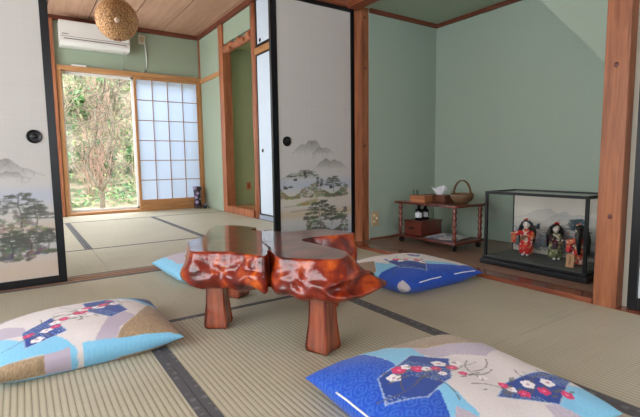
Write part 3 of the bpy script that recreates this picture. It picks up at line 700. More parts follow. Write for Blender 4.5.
def cushion_paint(kind, seed):
    rnd = random.Random(seed); pt = Paint(-1.05, 1.05, -1.05, 1.05, .0075, CREAM); rs = np.random.RandomState(seed)
    pt.a *= (1+.03*rs.randn(pt.h, pt.w))[..., None]
    def tan(p, c=TAN):
        m = pt.mask(p).astype(float); pt.mix(m, c); pt.a *= (1+m*.16*np.clip(rs.randn(pt.h, pt.w), -2, 2))[..., None]; pt.line(p, .012, (220, 214, 204), .5, True)
    def area_(p, c, d=None, al=.16):
        m = pt.mask(p).astype(float); pt.mix(m, c)
        if d: seigaiha(pt, m, d, al)
    def rect(p, ang=0):
        m = pt.mask(p).astype(float); pt.mix(m, NAVY)
        g = ((pt.X*30+pt.Y*8) % 1 < .32) & (rs.rand(pt.h, pt.w) < .8) & (np.sin(pt.X*9+pt.Y*5+seed) > 0); pt.mix(m*g, (150, 176, 214), .6)
        pt.line(p, .014, (176, 196, 222), .7, True)
    if kind == 'c1':
        area_([(-1.1,-.05),(-.84,-.15),(-.7,-.45),(-.56,-.62),(-.35,-.60),(-.22,-.8),(-.13,-.97),(-.2,-1.1),(-1.1,-1.1)], LBL, (150, 206, 236), .3)
        area_([(-1.1,.5),(-.85,.33),(-.63,0),(-.59,-.39),(-.84,-.15),(-1.1,-.05)], LAV, (200,188,200))
        area_([(-1.1,1.1),(-.6,1.1),(-.3,.9),(-.55,.72),(-.87,.66),(-1.1,.7)], LAV, (200,188,200))
        area_([(-.6,1.1),(-.45,.82),(0,.74),(.3,.66),(.7,.34),(.92,.0),(1.1,-.1),(1.1,1.1)], LBL, (150,206,236), .3)
        area_([(-.5,1.1),(-.42,.90),(.1,.86),(.55,.66),(.86,.3),(1.1,.1),(1.1,1.1)], (36, 74, 150))
        area_([(.39,-.08),(.57,-.48),(.33,-.76),(.24,-1.1),(-.02,-1.1),(.05,-.91),(.2,-.58),(.3,-.3)], LAV, (200,188,200))
        tan([(.57,-.48),(.7,-.2),(.8,.05),(.86,.2),(1.1,.0),(1.1,-1.1),(.24,-1.1),(.28,-.91),(.39,-.7)])
        area_([(-.08,-.90),(.26,-.93),(1.1,-.95),(1.1,-1.1),(-.1,-1.1)], LBL, (150,206,236), .3); tan([(-1.1,-.90),(-.44,-.93),(-.42,-1.1),(-1.1,-1.1)]); area_([(-.44,-.93),(-.2,-.92),(-.2,-1.1),(-.43,-1.1)], LAV)
        rect([(-.66,-.21),(-.34,.0),(-.21,-.60),(-.61,-.74)]); rect([(.05,.5),(.38,.58),(.53,-.2),(.29,-.44),(.07,-.07)])
        flowers(pt, -.42, -.35, rnd, 6, .09, .26, .9); flowers(pt, .22, .12, rnd, 9, .10, .38, .6); flowers(pt, -.02, .0, rnd, 3, .06, .2, -.8)
    elif kind == 'c4':
        area_([(-1.1,1.1),(-.47,.95),(-.42,.37),(-.49,.06),(-.44,-.3),(-.6,-.58),(-.9,-.8),(-1.1,-.9)], ROY, (70, 120, 210), .45)
        area_([(-.47,1.1),(-.42,.37),(-.49,.06),(-.44,-.3),(-.6,-.58),(-.5,-.75),(-.36,-.66),(-.30,-.24),(-.26,.12),(-.02,.34),(.10,.56),(.15,1.1)], LBL, (150,206,236), .3)
        area_([(.03,1.1),(.0,.56),(-.04,.38),(.03,.24),(.25,.20),(.5,0),(.65,.06),(.8,.1),(1.1,.1),(1.1,1.1)], LAV, (206,196,206), .4)
        tan([(-.2,1.1),(-.11,.68),(.1,.50),(.40,.44),(.69,.32),(1.1,.3),(1.1,1.1)], (168, 148, 124))
        area_([(-.46,-.5),(-.37,-.72),(-.2,-1.1),(-.55,-1.1),(-.62,-.64)], LAV, (206,196,206), .4)
        area_([(.26,-.80),(.52,-.84),(.7,-.95),(.7,-1.1),(.2,-1.1)], LAV, (206,196,206), .4)
        area_([(.58,-.66),(.8,-.7),(1.1,-.75),(1.1,-1.1),(.6,-1.1),(.39,-.85)], LBL, (150,206,236), .3)
        rect([(-.16,.40),(.14,.16),(-.20,-.20),(-.58,-.30),(-.86,-.09),(-.71,.21),(-.38,.30)]); rect([(.23,-.44),(.74,-.44),(1.0,-.57),(.4,-.84),(-.04,-.57)])
        flowers(pt, -.26, .05, rnd, 9, .085, .34, -.35); flowers(pt, .40, -.62, rnd, 6, .085, .24, -.5); flowers(pt, -.02, -.28, rnd, 4, .055, .26, -.9)
    elif kind == 'cR':
        area_([(-1.1,-.2),(-.91,-.22),(-.6,-.30),(.02,-.56),(.61,-.78),(1.1,-.8),(1.1,-1.1),(-1.1,-1.1)], ROY, (60, 104, 196), .35)
        area_([(-1.1,.2),(-.7,.35),(-.62,-.05),(-.3,-.2),(.29,-.5),(.62,-.68),(.61,-.78),(.02,-.56),(-.6,-.30),(-.91,-.22),(-1.1,-.2)], LBL, (150,206,236), .3)
        tan([(-1.1,1.1),(-.8,.6),(-.64,.32),(-.9,-.05),(-1.1,-.1)], (150, 128, 110))
        area_([(-1.1,-.75),(-.88,-.78),(-.88,-1.1),(-1.1,-1.1)], (196, 190, 198))
        rect([(.32,.42),(.61,.27),(.23,-.07),(.14,.13)]); rect([(-.5,.22),(-.34,-.10),(-.06,-.55),(-.28,-.80),(-.62,-.42)])
        flowers(pt, -.25, -.20, rnd, 7, .10, .32, -.8); flowers(pt, .3, .2, rnd, 3, .07, .15, .2)
    else:
        area_([(-1.1,1.1),(-.5,1.1),(-.62,.4),(-.72,-.2),(-.78,-1.1),(-1.1,-1.1)], LBL, (150,206,236), .3)
        area_([(-.78,1.1),(-.45,1.1),(-.3,.5),(-.5,-.1),(-.72,-.6),(-.86,-.2),(-.84,.4)], LAV, (200,188,200))
        tan([(-.62,.1),(-.3,.5),(.4,.3),(1.1,.2),(1.1,-.6),(0,-.72),(-.75,-.66)])
        area_([(-.85,-.68),(0,-.75),(1.1,-.62),(1.1,-1.1),(-1.1,-1.1)], LBL, (150,206,236), .3)
        area_([(-.5,1.1),(-.45,.82),(.2,.8),(1.1,.7),(1.1,1.1)], (36, 74, 150)); rect([(-.1,.75),(.3,.8),(.3,.45),(-.1,.4)]); flowers(pt, .1, .6, rnd, 5, .09, .2)
    return pt
def cushion(lab, cx, cy, rot, su, sv, T, kind, seed, zips=None, n=150, zlift=0, bottom=TAN):
    t = thing('floor_cushion', lab, 'cushion', (cx, cy, 0), R(rot), 'printed floor cushions around the low table')
    pt = cushion_paint(kind, seed); rnd = random.Random(seed*3+1); z0 = .052
    g = np.linspace(-1, 1, n); U, V = np.meshgrid(g, g); U = U.ravel(); V = V.ravel()
    wrk = np.array([noise.noise(Vector((u*2.1+seed, v*2.1, 0))) for u, v in zip(U, V)])
    def shape(sgn):
        e = np.clip((1-np.abs(U)**2.8)*(1-np.abs(V)**2.8), 0, 1)**.55
        pinch = 1-.045*(1-V**2); pinchv = 1-.045*(1-U**2)
        X = U*su*pinch; Y = V*sv*pinchv
        # tucks running in from the seams
        er = np.clip(np.maximum(np.abs(U), np.abs(V)), 0, 1)**6
        tuck = (np.sin(U*23+seed)*np.clip(np.abs(V), 0, 1)**7*(np.abs(U) < .9)+np.sin(V*21+seed*2)*np.clip(np.abs(U), 0, 1)**7*(np.abs(V) < .9))*.0035
        corner = (np.abs(U)*np.abs(V))**5
        if sgn > 0: Z = z0+T*e*(1+.10*wrk)+tuck*e-.012*corner+.006*np.sin(U*3+seed)*e
        else: Z = np.maximum(z0-.012*corner-(z0+.012)*np.clip(e*1.7, 0, 1), .0025)
        return np.stack([X, Y, Z], 1)
    P1, P2 = shape(1), shape(-1)
    edge = (np.abs(U) > .9999) | (np.abs(V) > .9999); P2[edge] = P1[edge]
    idx2 = np.zeros(n*n, int); vs = [tuple(p) for p in P1]; cols = [pt.get(U, V)]; extra = []
    bc = []
    for i in range(n*n):
        if edge[i]: idx2[i] = i
        else: idx2[i] = len(vs); vs.append(tuple(P2[i])); bc.append(i)
    bi = np.array(bc); cb = pt.get(U[bi], V[bi]); cols.append(cb)
    fs = [(j*n+i, j*n+i+1, (j+1)*n+i+1, (j+1)*n+i) for j in range(n-1) for i in range(n-1)]
    fs += [(idx2[(j+1)*n+i], idx2[(j+1)*n+i+1], idx2[j*n+i+1], idx2[j*n+i]) for j in range(n-1) for i in range(n-1)]
    me = bpy.data.meshes.new('cover'); me.from_pydata(vs, [], [tuple(int(q) for q in f) for f in fs]); setcols(me, np.concatenate(cols)); me.materials.append(M['print'])
    for p in me.polygons: p.use_smooth = True
    o = bpy.data.objects.new('cover', me); COL.objects.link(o); o.parent = t; o.location.z = zlift
    for (ua, va, ub, vb) in (zips or []):
        pts = []
        for k in range(14):
            q = k/13; u = ua+(ub-ua)*q; v = va+(vb-va)*q; i = int(np.argmin((U-u)**2+(V-v)**2)); p = P1[i]; pts.append((p[0]*1.004, p[1]*1.006, p[2]+.003+zlift))
        bm = bmesh.new(); tube(bm, pts, .0028, 6); finish('zipper', bm, M['tissue'], t, label='narrow white zipper along the seam')
    return t
cushion('puffy cream cushion with tan right corner and light blue front lying at the left edge', .150, 1.785, 0, .292, .255, .066, 'c1', 1)
cushion('large blue and cream floral cushion in the foreground nearest the viewer', .895, .725, -4, .285, .280, .070, 'c4', 4, [(-.99, .45, -.99, -.6)], 210)
cushion('royal blue fronted cushion between the table and the alcove', 1.765, 1.735, 0, .292, .272, .064, 'cR', 3, [(-.65, -.99, -.1, -.99), (.25, -.99, .8, -.99)])
cushion('light blue and tan cushion half hidden behind the left end of the table', .950, 2.575, 3, .305, .262, .064, 'cL', 2, zlift=.003)

# ================================================================== ALCOVE OBJECTS
AZ = .0205
# ---- tea trolley
ct = thing('tea_trolley', 'small dark red wooden trolley on casters in the alcove corner', 'trolley', (2.60, 2.245, AZ))
cx0, cx1, cy0, cy1 = -.16, .16, -.285, .285
B('top_shelf', cx0-.012, cx1+.012, cy0-.012, cy1+.012, .308, .324, M['cart'], ct, .004)
B('bottom_shelf', cx0, cx1, cy0, cy1, .046, .064, M['cart'], ct, .003)
for sx, sy in ((-1, -1), (-1, 1), (1, -1), (1, 1)):
    prof = [(.011, .064)]
    for k in range(5):
        z = .075+k*.046; prof += [(.010, z), (.0165, z+.014), (.017, z+.022), (.012, z+.034), (.0135, z+.038), (.010, z+.042)]
    prof += [(.012, .308)]
    bm = bmesh.new(); lathe(bm, prof, (sx*.140, sy*.262, 0), 12); finish('turned_post', bm, M['cartz'], ct)
    bm = bmesh.new(); lathe(bm, [(.020, -.010), (.023, -.006), (.023, .006), (.020, .010)], (sx*.135, sy*.255, .0245), 16, axis='Y'); w1 = finish('caster', bm, M['rubber'], ct)
    B('caster_fork', sx*.135-.008, sx*.135+.008, sy*.255-.014, sy*.255+.014, .036, .046, M['metal'], w1)
# ---- small drawer chest on the lower shelf
dc = thing('drawer_box', 'small red-brown chest with one drawer standing on the lower trolley shelf', 'chest', (2.59, 2.40, AZ+.066))
B('body', -.115, .115, -.095, .080, 0, .10, M['cart'], dc, .003)
B('lid', -.120, .12, -.10, .084, .10, .112, M['cart'], dc, .003)
dr = B('drawer', -.119, -.112, -.085, .072, .018, .09, M['cart'], dc, .003)
bm = bmesh.new(); tube(bm, [(-.122, -.025, .055), (-.132, -.022, .050), (-.134, 0, .047), (-.132, .022, .050), (-.122, .025, .055)], .003, 8); box(bm, -.1235, -.121, -.032, .032, .048, .064, .001); finish('handle', bm, M['metal'], dr)
# ---- folded paper/cloth on the lower shelf
bm = bmesh.new(); rn = random.Random(5)
for k in range(3):
    n_ = 8; vv = [[bm.verts.new((-.10+.2*i/n_+.008*k, -.13+.24*j/n_-.006*k, .0015+.004*k+.002*abs(math.sin(i*1.3+j+k)))) for i in range(n_+1)] for j in range(n_+1)]
    for j in range(n_):
        for i in range(n_): bm.faces.new((vv[j][i], vv[j][i+1], vv[j+1][i+1], vv[j+1][i]))
pm, nt, b = newmat('printed_leaflet'); tc = N(nt, 'ShaderNodeTexCoord'); vo = N(nt, 'ShaderNodeTexVoronoi'); vo.inputs['Scale'].default_value = 28
cr = N(nt, 'ShaderNodeValToRGB'); cr.color_ramp.interpolation = 'CONSTANT'; e = cr.color_ramp.elements; e[0].color = (*sl((212, 212, 220)), 1); e[1].position = .45; e[1].color = (*sl((120, 140, 178)), 1)
x_ = e.new(.6); x_.color = (*sl((206, 200, 196)), 1); x_ = e.new(.85); x_.color = (*sl((168, 120, 110)), 1)
nt.links.new(tc.outputs['Object'], vo.inputs['Vector']); nt.links.new(vo.outputs['Color'], cr.inputs[0]); nt.links.new(cr.outputs[0], b.inputs['Base Color'])
lf = finish('leaflets', bm, pm); lf.location = (2.575, 2.16, AZ+.0642); lf.rotation_euler = (0, 0, .12)
sm = lf.modifiers.new('solid', 'SOLIDIFY'); sm.thickness = .0012; sm.offset = 1
tag(lf, 'pale printed leaflets lying on the lower trolley shelf', 'leaflet')
# ---- bottle(s) on the drawer chest
def bottle(lab, x, y, s):
    o = thing('bottle', lab, 'bottle', (x, y, AZ+.066+.1128))
    bm = bmesh.new(); lathe(bm, [(.001, 0), (.023*s, 0), (.025*s, .004), (.025*s, .058*s), (.021*s, .068*s), (.010*s, .074*s), (.009*s, .084*s)], (0, 0, 0), 18); finish('body', bm, M['bottle'], o)
    bm = bmesh.new(); lathe(bm, [(.012*s, .083*s), (.012*s, .098*s), (.008*s, .101*s), (.001, .101*s)], (0, 0, 0), 14); finish('cap', bm, M['bottle'], o)
    bm = bmesh.new(); seg = 12; r = .0256*s
    vv = [[bm.verts.new((r*math.cos(R(150+120*i/seg)), r*math.sin(R(150+120*i/seg)), z)) for i in range(seg+1)] for z in (.018*s, .05*s)]
    for i in range(seg): bm.faces.new((vv[0][i], vv[0][i+1], vv[1][i+1], vv[1][i]))
    finish('label', bm, M['label'], o, label='plain white label')
bottle('dark bottle with white label on the drawer chest, nearer the viewer', 2.535, 2.385, 1.2)
bottle('second dark bottle standing just behind the labelled one', 2.61, 2.39, 1.15)
# ---- on the top shelf
TZ = AZ+.3245
tx = thing('tissue_box', 'brown wooden tissue box with white tissue sticking out on the trolley top', 'tissue box', (2.645, 2.285, TZ))
B('box', -.06, .06, -.105, .105, 0, .052, M['tissuedark'], tx, .003)
bm = bmesh.new(); ns = 11; rn = random.Random(2)
for side in range(3):
    vv = []
    for j in range(8):
        row = []
        for i in range(ns):
            t = i/(ns-1)-.5; z = .049+.072*j/7*(1-.35*abs(t)*2); a = side*2.1+t*2.2
            row.append(bm.verts.new((math.cos(a)*(.012+.038*j/7)+.006*math.sin(i*2+j), math.sin(a)*(.018+.052*j/7)+.005*math.cos(i*1.7+j), z)))
        vv.append(row)
    for j in range(7):
        for i in range(ns-1): f = bm.faces.new((vv[j][i], vv[j][i+1], vv[j+1][i+1], vv[j+1][i])); f.smooth = True
finish('tissue', bm, M['tissue'], tx)
ph = thing('pen_stand', 'light wooden box with a few pens at the left of the trolley top', 'pen stand', (2.515, 2.345, TZ))
B('box', -.045, .045, -.075, .075, 0, .05, M['tissuewood'], ph, .003)
for dx, dy, tl in ((-.015, .055, .02), (0, .035, -.01), (.018, .060, .01)):
    bm = bmesh.new(); tube(bm, [(dx, dy, .045), (dx+tl*.5, dy+tl, .088)], .0028, 6); finish('pen', bm, M['blackmatte'], ph)
bs = thing('handled_basket', 'round dark woven bamboo basket with an arched handle on the trolley top', 'basket', (2.645, 2.07, TZ))
bm = bmesh.new(); lathe(bm, [(.001, 0), (.042, 0), (.046, .004), (.066, .020), (.080, .040), (.082, .055), (.076, .064), (.072, .062), (.076, .052), (.072, .038), (.056, .018), (.03, .008), (.001, .006)], (0, 0, 0), 28); finish('bowl', bm, M['basket'], bs)
bm = bmesh.new(); lathe(bm, [(.0775, .059), (.0815, .063), (.0815, .068), (.0775, .071), (.073, .067), (.0735, .060)], (0, 0, 0), 28); finish('rim', bm, M['basket'], bs)
bm = bmesh.new()
for off in (-.006, .006): tube(bm, [(off, .074*math.cos(t), .06+.105*math.sin(t)) for t in [math.pi*k/16 for k in range(17)]], .0042, 8)
finish('handle', bm, M['basket'], bs)
for s in (-1, 1):
    bm = bmesh.new(); tube(bm, [(.02*math.cos(t), s*.077+.004*math.sin(t), .068+.014*math.sin(t)) for t in [2*math.pi*k/12 for k in range(13)]], .003, 6, cap=False)
    finish('side_loop', bm, M['basket'], bs)
bm = bmesh.new(); rn = random.Random(9)
for k in range(9):
    a = R(170+12*k-30); r = .0775; z = .052
    for q in (-1, 1): tube(bm, [(r*math.cos(a)*.995, r*math.sin(a)*.995, z-.009), (r*1.03*math.cos(a+q*.06), r*1.03*math.sin(a+q*.06), z+.006)], .0022, 5)
finish('white_lacing', bm, M['tissue'], bs, label='zigzag of white strips under the rim')

# ---- outlets
def outlet(lab, loc, rz, holes, mat):
    o = thing('power_outlet', lab, 'outlet', loc, rz)
    B('cover_plate', -.035, .035, -.010, -.0005, -.06, .06, mat, o, .003)
    for hx, hz in holes:
        bm = bmesh.new(); lathe(bm, [(.011, -.0105), (.011, -.0125), (.008, -.013), (.001, -.013)], (hx, 0, hz), 14, axis='Y'); bmesh.ops.recalc_face_normals(bm, faces=bm.faces); finish('socket', bm, M['socket'], o)
    return o
outlet('beige wall outlet low on the alcove wall beside the post', (2.375, 2.72, .19), 0, [(-.012, .028), (-.012, -.022), (.014, .004)], M['outlet'])
ob = thing('niche_outlet', 'tiny orange-brown outlet on the moss green niche wall', 'outlet', (2.66, 5.735, .34))
B('cover_plate', -.03, .03, -.009, -.0005, -.05, .05, plain('outlet_brown', (176, 96, 58), .5), ob, .003)
B('socket', -.012, .012, -.0115, -.0085, -.02, .02, plain('socket_brown', (120, 62, 40), .5), ob, .001)

# ================================================================== DOLL CASE
X0, X1, Y0, Y1, ZT = 2.345, 2.66, 1.068, 1.665, .445
cs = thing('doll_display_case', 'black framed glass display case holding kimono dolls in the alcove', 'display case', (X0, Y0, AZ))
w_, d_ = X1-X0, Y1-Y0
bm = bmesh.new(); box(bm, -.016, w_+.016, -.016, d_+.016, 0, .030, .006); box(bm, -.006, w_+.006, -.006, d_+.006, .030, .048, .004); finish('base', bm, M['black'], cs)
B('inner_floor', .010, w_-.010, .010, d_-.010, .048, .052, M['casefloor'], cs)
bm = bmesh.new(); t = .016
for x in (0, w_-t):
    for y in (0, d_-t): box(bm, x, x+t, y, y+t, .046, ZT, .002)
box(bm, 0, t, t, d_-t, ZT-t, ZT, .002); box(bm, w_-t, w_, t, d_-t, ZT-t, ZT, .002); box(bm, t, w_-t, 0, t, ZT-t, ZT, .002); box(bm, t, w_-t, d_-t, d_, ZT-t, ZT, .002)
finish('case_frame', bm, M['black'], cs)
B('glass_pane', .005, .008, t, d_-t, .050, ZT-t, M['caseglass'], cs)
B('glass_pane', t, w_-t, .005, .008, .050, ZT-t, M['caseglass'], cs)
B('glass_pane', t, w_-t, d_-.008, d_-.005, .050, ZT-t, M['caseglass'], cs)
B('glass_pane', t, w_-t, t, d_-t, ZT-.008, ZT-.005, M['caseglass'], cs)
# painted backdrop at the back of the case
rnd = random.Random(12); bw, bh = d_-2*t-.004, ZT-t-.056
pt = Paint(0, bw, 0, bh, .0025, (212, 202, 192))
pt.mix(np.exp(-((pt.Y-bh*.25)/.07)**2), (150, 160, 176), .6); pt.mix(np.exp(-((pt.Y-.02)/.05)**2), (150, 136, 118), .5)
p_hill(pt, 0, bw*.8, bh*.55, .08, (168, 164, 166), .6, rnd); p_hill(pt, bw*.3, bw, bh*.5, .10, (160, 158, 164), .6, rnd)
p_clump(pt, 0, bw, .04, .19, 520, (118, 122, 132), rnd, .55, .012); p_clump(pt, 0, bw, .10, .22, 160, (150, 132, 124), rnd, .5, .009); p_clump(pt, 0, bw, .02, .10, 160, (98, 92, 88), rnd, .5, .010); p_clump(pt, bw*.5, bw, .03, .16, 160, (86, 92, 104), rnd, .5, .010); p_clump(pt, 0, bw*.4, .03, .14, 120, (92, 96, 100), rnd, .5, .010)
for tx_ in (.13, .155, .18): p_clump(pt, bw-tx_-.008-.27, bw-tx_+.008-.27, .15, .24, 40, (52, 72, 92), rnd, .75, .007)
for k in range(22): pt.ell(rnd.uniform(0, bw), rnd.uniform(.06, .2), .006, .005, (178, 96, 84), .6)
for tx_ in (.40, .43): p_tree(pt, tx_-.02, .12, .12, (60, 78, 90), rnd, 50, .4)
bd = painted_sheet('painted_backdrop', (w_-.030, d_-t-.002, .054), (0, -1, 0), (0, 0, 1), bw, bh, .0025, pt, cs)
B('backdrop_board', w_-.0285, w_-.016, t+.002, d_-t-.002, .0525, ZT-t-.002, M['fusuma_back'], cs)
DZ = AZ+.0525

def kimono_mat(name, base, spots):
    m, nt, b = newmat(name); tc = N(nt, 'ShaderNodeTexCoord'); vo = N(nt, 'ShaderNodeTexVoronoi'); vo.inputs['Scale'].default_value = 75
    cr = N(nt, 'ShaderNodeValToRGB'); cr.color_ramp.interpolation = 'CONSTANT'; e = cr.color_ramp.elements; e[0].color = (*sl(base), 1); e[1].position = .55; e[1].color = (*sl(spots[0]), 1)
    for k, c in enumerate(spots[1:]): x = e.new(.66+.11*k); x.color = (*sl(c), 1)
    sx = N(nt, 'ShaderNodeSeparateColor'); nt.links.new(tc.outputs['Object'], vo.inputs['Vector']); nt.links.new(vo.outputs['Color'], sx.inputs[0]); nt.links.new(sx.outputs[0], cr.inputs[0]); nt.links.new(cr.outputs[0], b.inputs['Base Color']); b.inputs['Roughness'].default_value = .7
    return m
K_RED = kimono_mat('red_kimono_print', (196, 26, 30), [(214, 44, 44), (232, 196, 186), (206, 120, 70)])
K_DARK = kimono_mat('plum_kimono_print', (62, 34, 44), [(90, 96, 66), (150, 140, 96), (110, 40, 50)])
K_OLIVE = kimono_mat('olive_kimono_print', (110, 112, 70), [(160, 158, 110), (70, 50, 44), (190, 182, 140)])
OBI = kimono_mat('obi_print', (150, 112, 80), [(90, 60, 50), (206, 180, 150), (120, 84, 60)])
LIP = plain('lip_red', (180, 40, 44), .5)
def doll(lab, x, y, face, kim, obi, skirt, h=.20, arms='down', lean=0, hairlen=.10):
    """kimono doll, built facing -x in local space, h = standing height"""
    s = h/.2; t = thing('kimono_doll', lab, 'doll', (x, y, DZ), face)
    V3 = lambda *p: tuple(q*s for q in p)
    bm = bmesh.new(); lathe(bm, [(r*s, z*s) for r, z in [(.001, .010), (.030, .010), (.034, .018), (.035, .045), (.031, .070), (.026, .088), (.027, .100), (.030, .114), (.026, .126), (.014, .134), (.009, .140)]], (0, 0, 0), 22, .82, 1.0)
    for v in bm.verts:
        v.co.x += math.sin(v.co.z*90)*.001
        if v.co.z < .03*s: v.co.y *= 1+.02*math.sin(v.co.x*400)
    finish('kimono', bm, [skirt], t)
    bm = bmesh.new(); lathe(bm, [(r*s, z*s) for r, z in [(.028, .080), (.0305, .084), (.0305, .103), (.028, .107)]], (0, 0, 0), 20, .86, 1.0); box(bm, .020*s, .036*s, -.014*s, .014*s, .082*s, .108*s, .003); finish('obi_sash', bm, obi, t)
    bm = bmesh.new(); tube(bm, [V3(-.010, .016, .134), V3(-.022, .004, .122), V3(-.025, -.008, .108)], .0028*s, 6); tube(bm, [V3(-.010, -.016, .134), V3(-.022, -.004, .122), V3(-.025, .008, .108)], .0028*s, 6); finish('collar', bm, M['skin'], t)
    # head, neck, face
    bm = bmesh.new(); tube(bm, [V3(0, 0, .132), V3(0, 0, .150)], .007*s, 10); sphere(bm, V3(-.001, 0, .163), .0185*s, .0175*s, .0205*s, 18, 12)
    sphere(bm, V3(-.0200, 0, .161), .0022*s, .0018*s, .003*s, 8, 6)
    for q in (-1, 1): sphere(bm, V3(.001, q*.0175, .162), .003*s, .0022*s, .0045*s, 8, 6)
    hd = finish('head', bm, M['skin'], t)
    bm = bmesh.new()
    for q in (-1, 1): sphere(bm, V3(-.0182, q*.0072, .1645), .0016*s, .0026*s, .0013*s, 8, 6); tube(bm, [V3(-.0178, q*.0045, .1695), V3(-.0168, q*.0095, .1700)], .0006*s, 5)
    finish('eyes', bm, M['hair'], hd)
    bm = bmesh.new(); sphere(bm, V3(-.0178, 0, .1545), .0014*s, .0024*s, .0010*s, 8, 6); finish('mouth', bm, LIP, hd)
    # hair: cap, fringe and long back
    bm = bmesh.new(); n1, n2 = 20, 12
    ring = []
    for i in range(n2+1):
        ph_ = math.pi*.5*i/n2*1.28; rr = []
        for k in range(n1):
            th = 2*math.pi*k/n1; ft = max(0, -math.cos(th)); rad = .0225
            ph2 = ph_*(1-.52*ft**1.5) if i else 0
            rr.append(bm.verts.new(V3(.001+rad*math.sin(ph2)*math.cos(th), rad*.98*math.sin(ph2)*math.sin(th), .165+rad*1.05*math.cos(ph2))))
        ring.append(rr)
    for a, b_ in zip(ring[:-1], ring[1:]):
        for k in range(n1): bm.faces.new((a[k], a[(k+1) % n1], b_[(k+1) % n1], b_[k]))
    bmesh.ops.remove_doubles(bm, verts=bm.verts, dist=1e-6)
    for q in (-1, 1): tube(bm, [V3(.004, q*.018, .172), V3(.003, q*.026, .150), V3(.006, q*.033, .125), V3(.012, q*.033, .165-hairlen)], [.010*s, .012*s, .013*s, .006*s], 10)
    tube(bm, [V3(.010, 0, .172), V3(.022, 0, .150), V3(.028, 0, .122), V3(.034, 0, .165-hairlen)], [.014*s, .018*s, .018*s, .010*s], 12)
    finish('hair', bm, M['hair'], t, smooth=True)
    bm = bmesh.new(); sphere(bm, V3(-.004, 0, .190), .005*s, .010*s, .005*s, 10, 6); sphere(bm, V3(-.010, .010, .186), .004*s); sphere(bm, V3(-.010, -.010, .186), .004*s); finish('hair_ornament', bm, K_RED, t)
    # sleeves and hands
    for q in (-1, 1):
        if arms == 'down': e = V3(-.012, q*.036, .100); hnd = V3(-.030, q*.012, .094)
        elif arms == 'out' and q == 1: e = V3(-.006, q*.046, .110); hnd = V3(-.012, q*.070, .112)
        elif arms == 'reach': e = V3(-.022, q*.028, .106); hnd = V3(-.050, q*.012, .108)
        else: e = V3(-.012, q*.036, .100); hnd = V3(-.030, q*.012, .094)
        sh_ = Vector(V3(0, q*.024, .126)); e = Vector(e); hnd = Vector(hnd)
        bm = bmesh.new(); tube(bm, [sh_, (sh_+e)/2, e, e*.35+hnd*.65], [.010*s, .0115*s, .0125*s, .0135*s], 10)
        # hanging sleeve bag
        m_ = (e+hnd)/2; dr_ = (hnd-e).normalized(); nn = Vector((-dr_.y, dr_.x, 0)).normalized()*.004*s; vv = []
        for sgn in (-1, 1):
            for (a, z) in ((-1, .006), (1, .006), (1.15, -.045), (-.5, -.048)):
                vv.append(bm.verts.new(m_+dr_*a*.013*s+nn*sgn+Vector((0, 0, z*s))))
        bm.faces.new(vv[:4]); bm.faces.new(vv[4:][::-1])
        for k in range(4): bm.faces.new((vv[k], vv[4+k], vv[4+(k+1) % 4], vv[(k+1) % 4]))
        bmesh.ops.recalc_face_normals(bm, faces=bm.faces); finish('sleeve', bm, kim, t)
        bm = bmesh.new(); sphere(bm, hnd, .0045*s, .0045*s, .0035*s, 8, 6)
        side = Vector((-dr_.y, dr_.x, 0))
        for f in range(4):
            o_ = side*(f-1.5)*.0020*s; tube(bm, [hnd+o_, hnd+o_+dr_*.006*s, hnd+o_+dr_*.0085*s+Vector((0, 0, -.002*s))], .0010*s, 5)
        tube(bm, [hnd, hnd+side*.004*s*-q+dr_*.004*s], .0011*s, 5); finish('hand', bm, M['skin'], t)
    for q in (-1, 1):
        bm = bmesh.new(); sphere(bm, V3(-.016, q*.011, .0068), .012*s, .007*s, .0066*s, 10, 6); finish('foot', bm, M['tissue'], t)
    t.rotation_euler = (0, 0, face); return t
doll('leftmost doll in red flowered kimono facing the front with one sleeve held out', 2.515, 1.49, 0.25, K_RED, OBI, K_RED, .235, 'out', 0, .105)
doll('middle doll in dark plum and olive kimono turned to the right', 2.545, 1.33, .9, K_DARK, OBI, K_OLIVE, .225, 'reach', 0, .10)
doll('right doll in red kimono turned sideways with its dark hair toward the glass', 2.49, 1.17, -1.5, K_RED, OBI, K_RED, .24, 'reach', 0, .11)
pq = B('wooden_name_plaque', -.004, .004, -.020, .020, 0, .072, M['plaque'], None, .002); pq.location = (2.402, 1.175, DZ+.0015); pq.rotation_euler = (0, R(12), R(8))
tag(pq, 'small upright wooden plaque leaning in front of the right doll', 'plaque')
bm = bmesh.new()
for k in range(5): box(bm, -.0046, -.0040, -.003-.002*(k % 2), .003+.001*k % 3, .052-.009*k, .0575-.009*k)
INKM = plain('plaque_ink', (96, 62, 44), .7); ik = finish('inscription', bm, INKM, pq)

# ================================================================== FAR ROOM OBJECTS
# ---- air conditioner
ac = thing('air_conditioner', 'white wall air conditioner above the garden window', 'air conditioner', (.51, 6.37, 2.135))
def ac_body():
    bm = bmesh.new(); prof = [(0, .05), (.003, .20), (0, .292), (.012, .302), (.228, .302), (.228, .01), (.12, 0), (.04, .006), (.012, .022)]
    a = [bm.verts.new((0, y, z)) for y, z in prof]; b_ = [bm.verts.new((.80, y, z)) for y, z in prof]; n_ = len(prof)
    for i in range(n_): bm.faces.new((a[i], a[(i+1) % n_], b_[(i+1) % n_], b_[i]))
    bm.faces.new(a[::-1]); bm.faces.new(b_); bmesh.ops.recalc_face_normals(bm, faces=bm.faces); bmesh.ops.bevel(bm, geom=[e for e in bm.edges], offset=.004, segments=2, affect='EDGES'); return bm
finish('body', ac_body(), M['acwhite'], ac)
B('louver', .05, .75, -.006, .004, .046, .074, M['acwhite'], ac, .002)
B('air_slot', .045, .755, -.003, .004, .0765, .086, M['acgrey'], ac)
B('panel_seam', .004, .796, -.0015, .004, .106, .110, M['acgrey'], ac)
bm = bmesh.new()
for k in range(7): box(bm, .030+.0095*k, .0365+.0095*k, -.0025, .002, .130, .140 if k % 3 else .143)
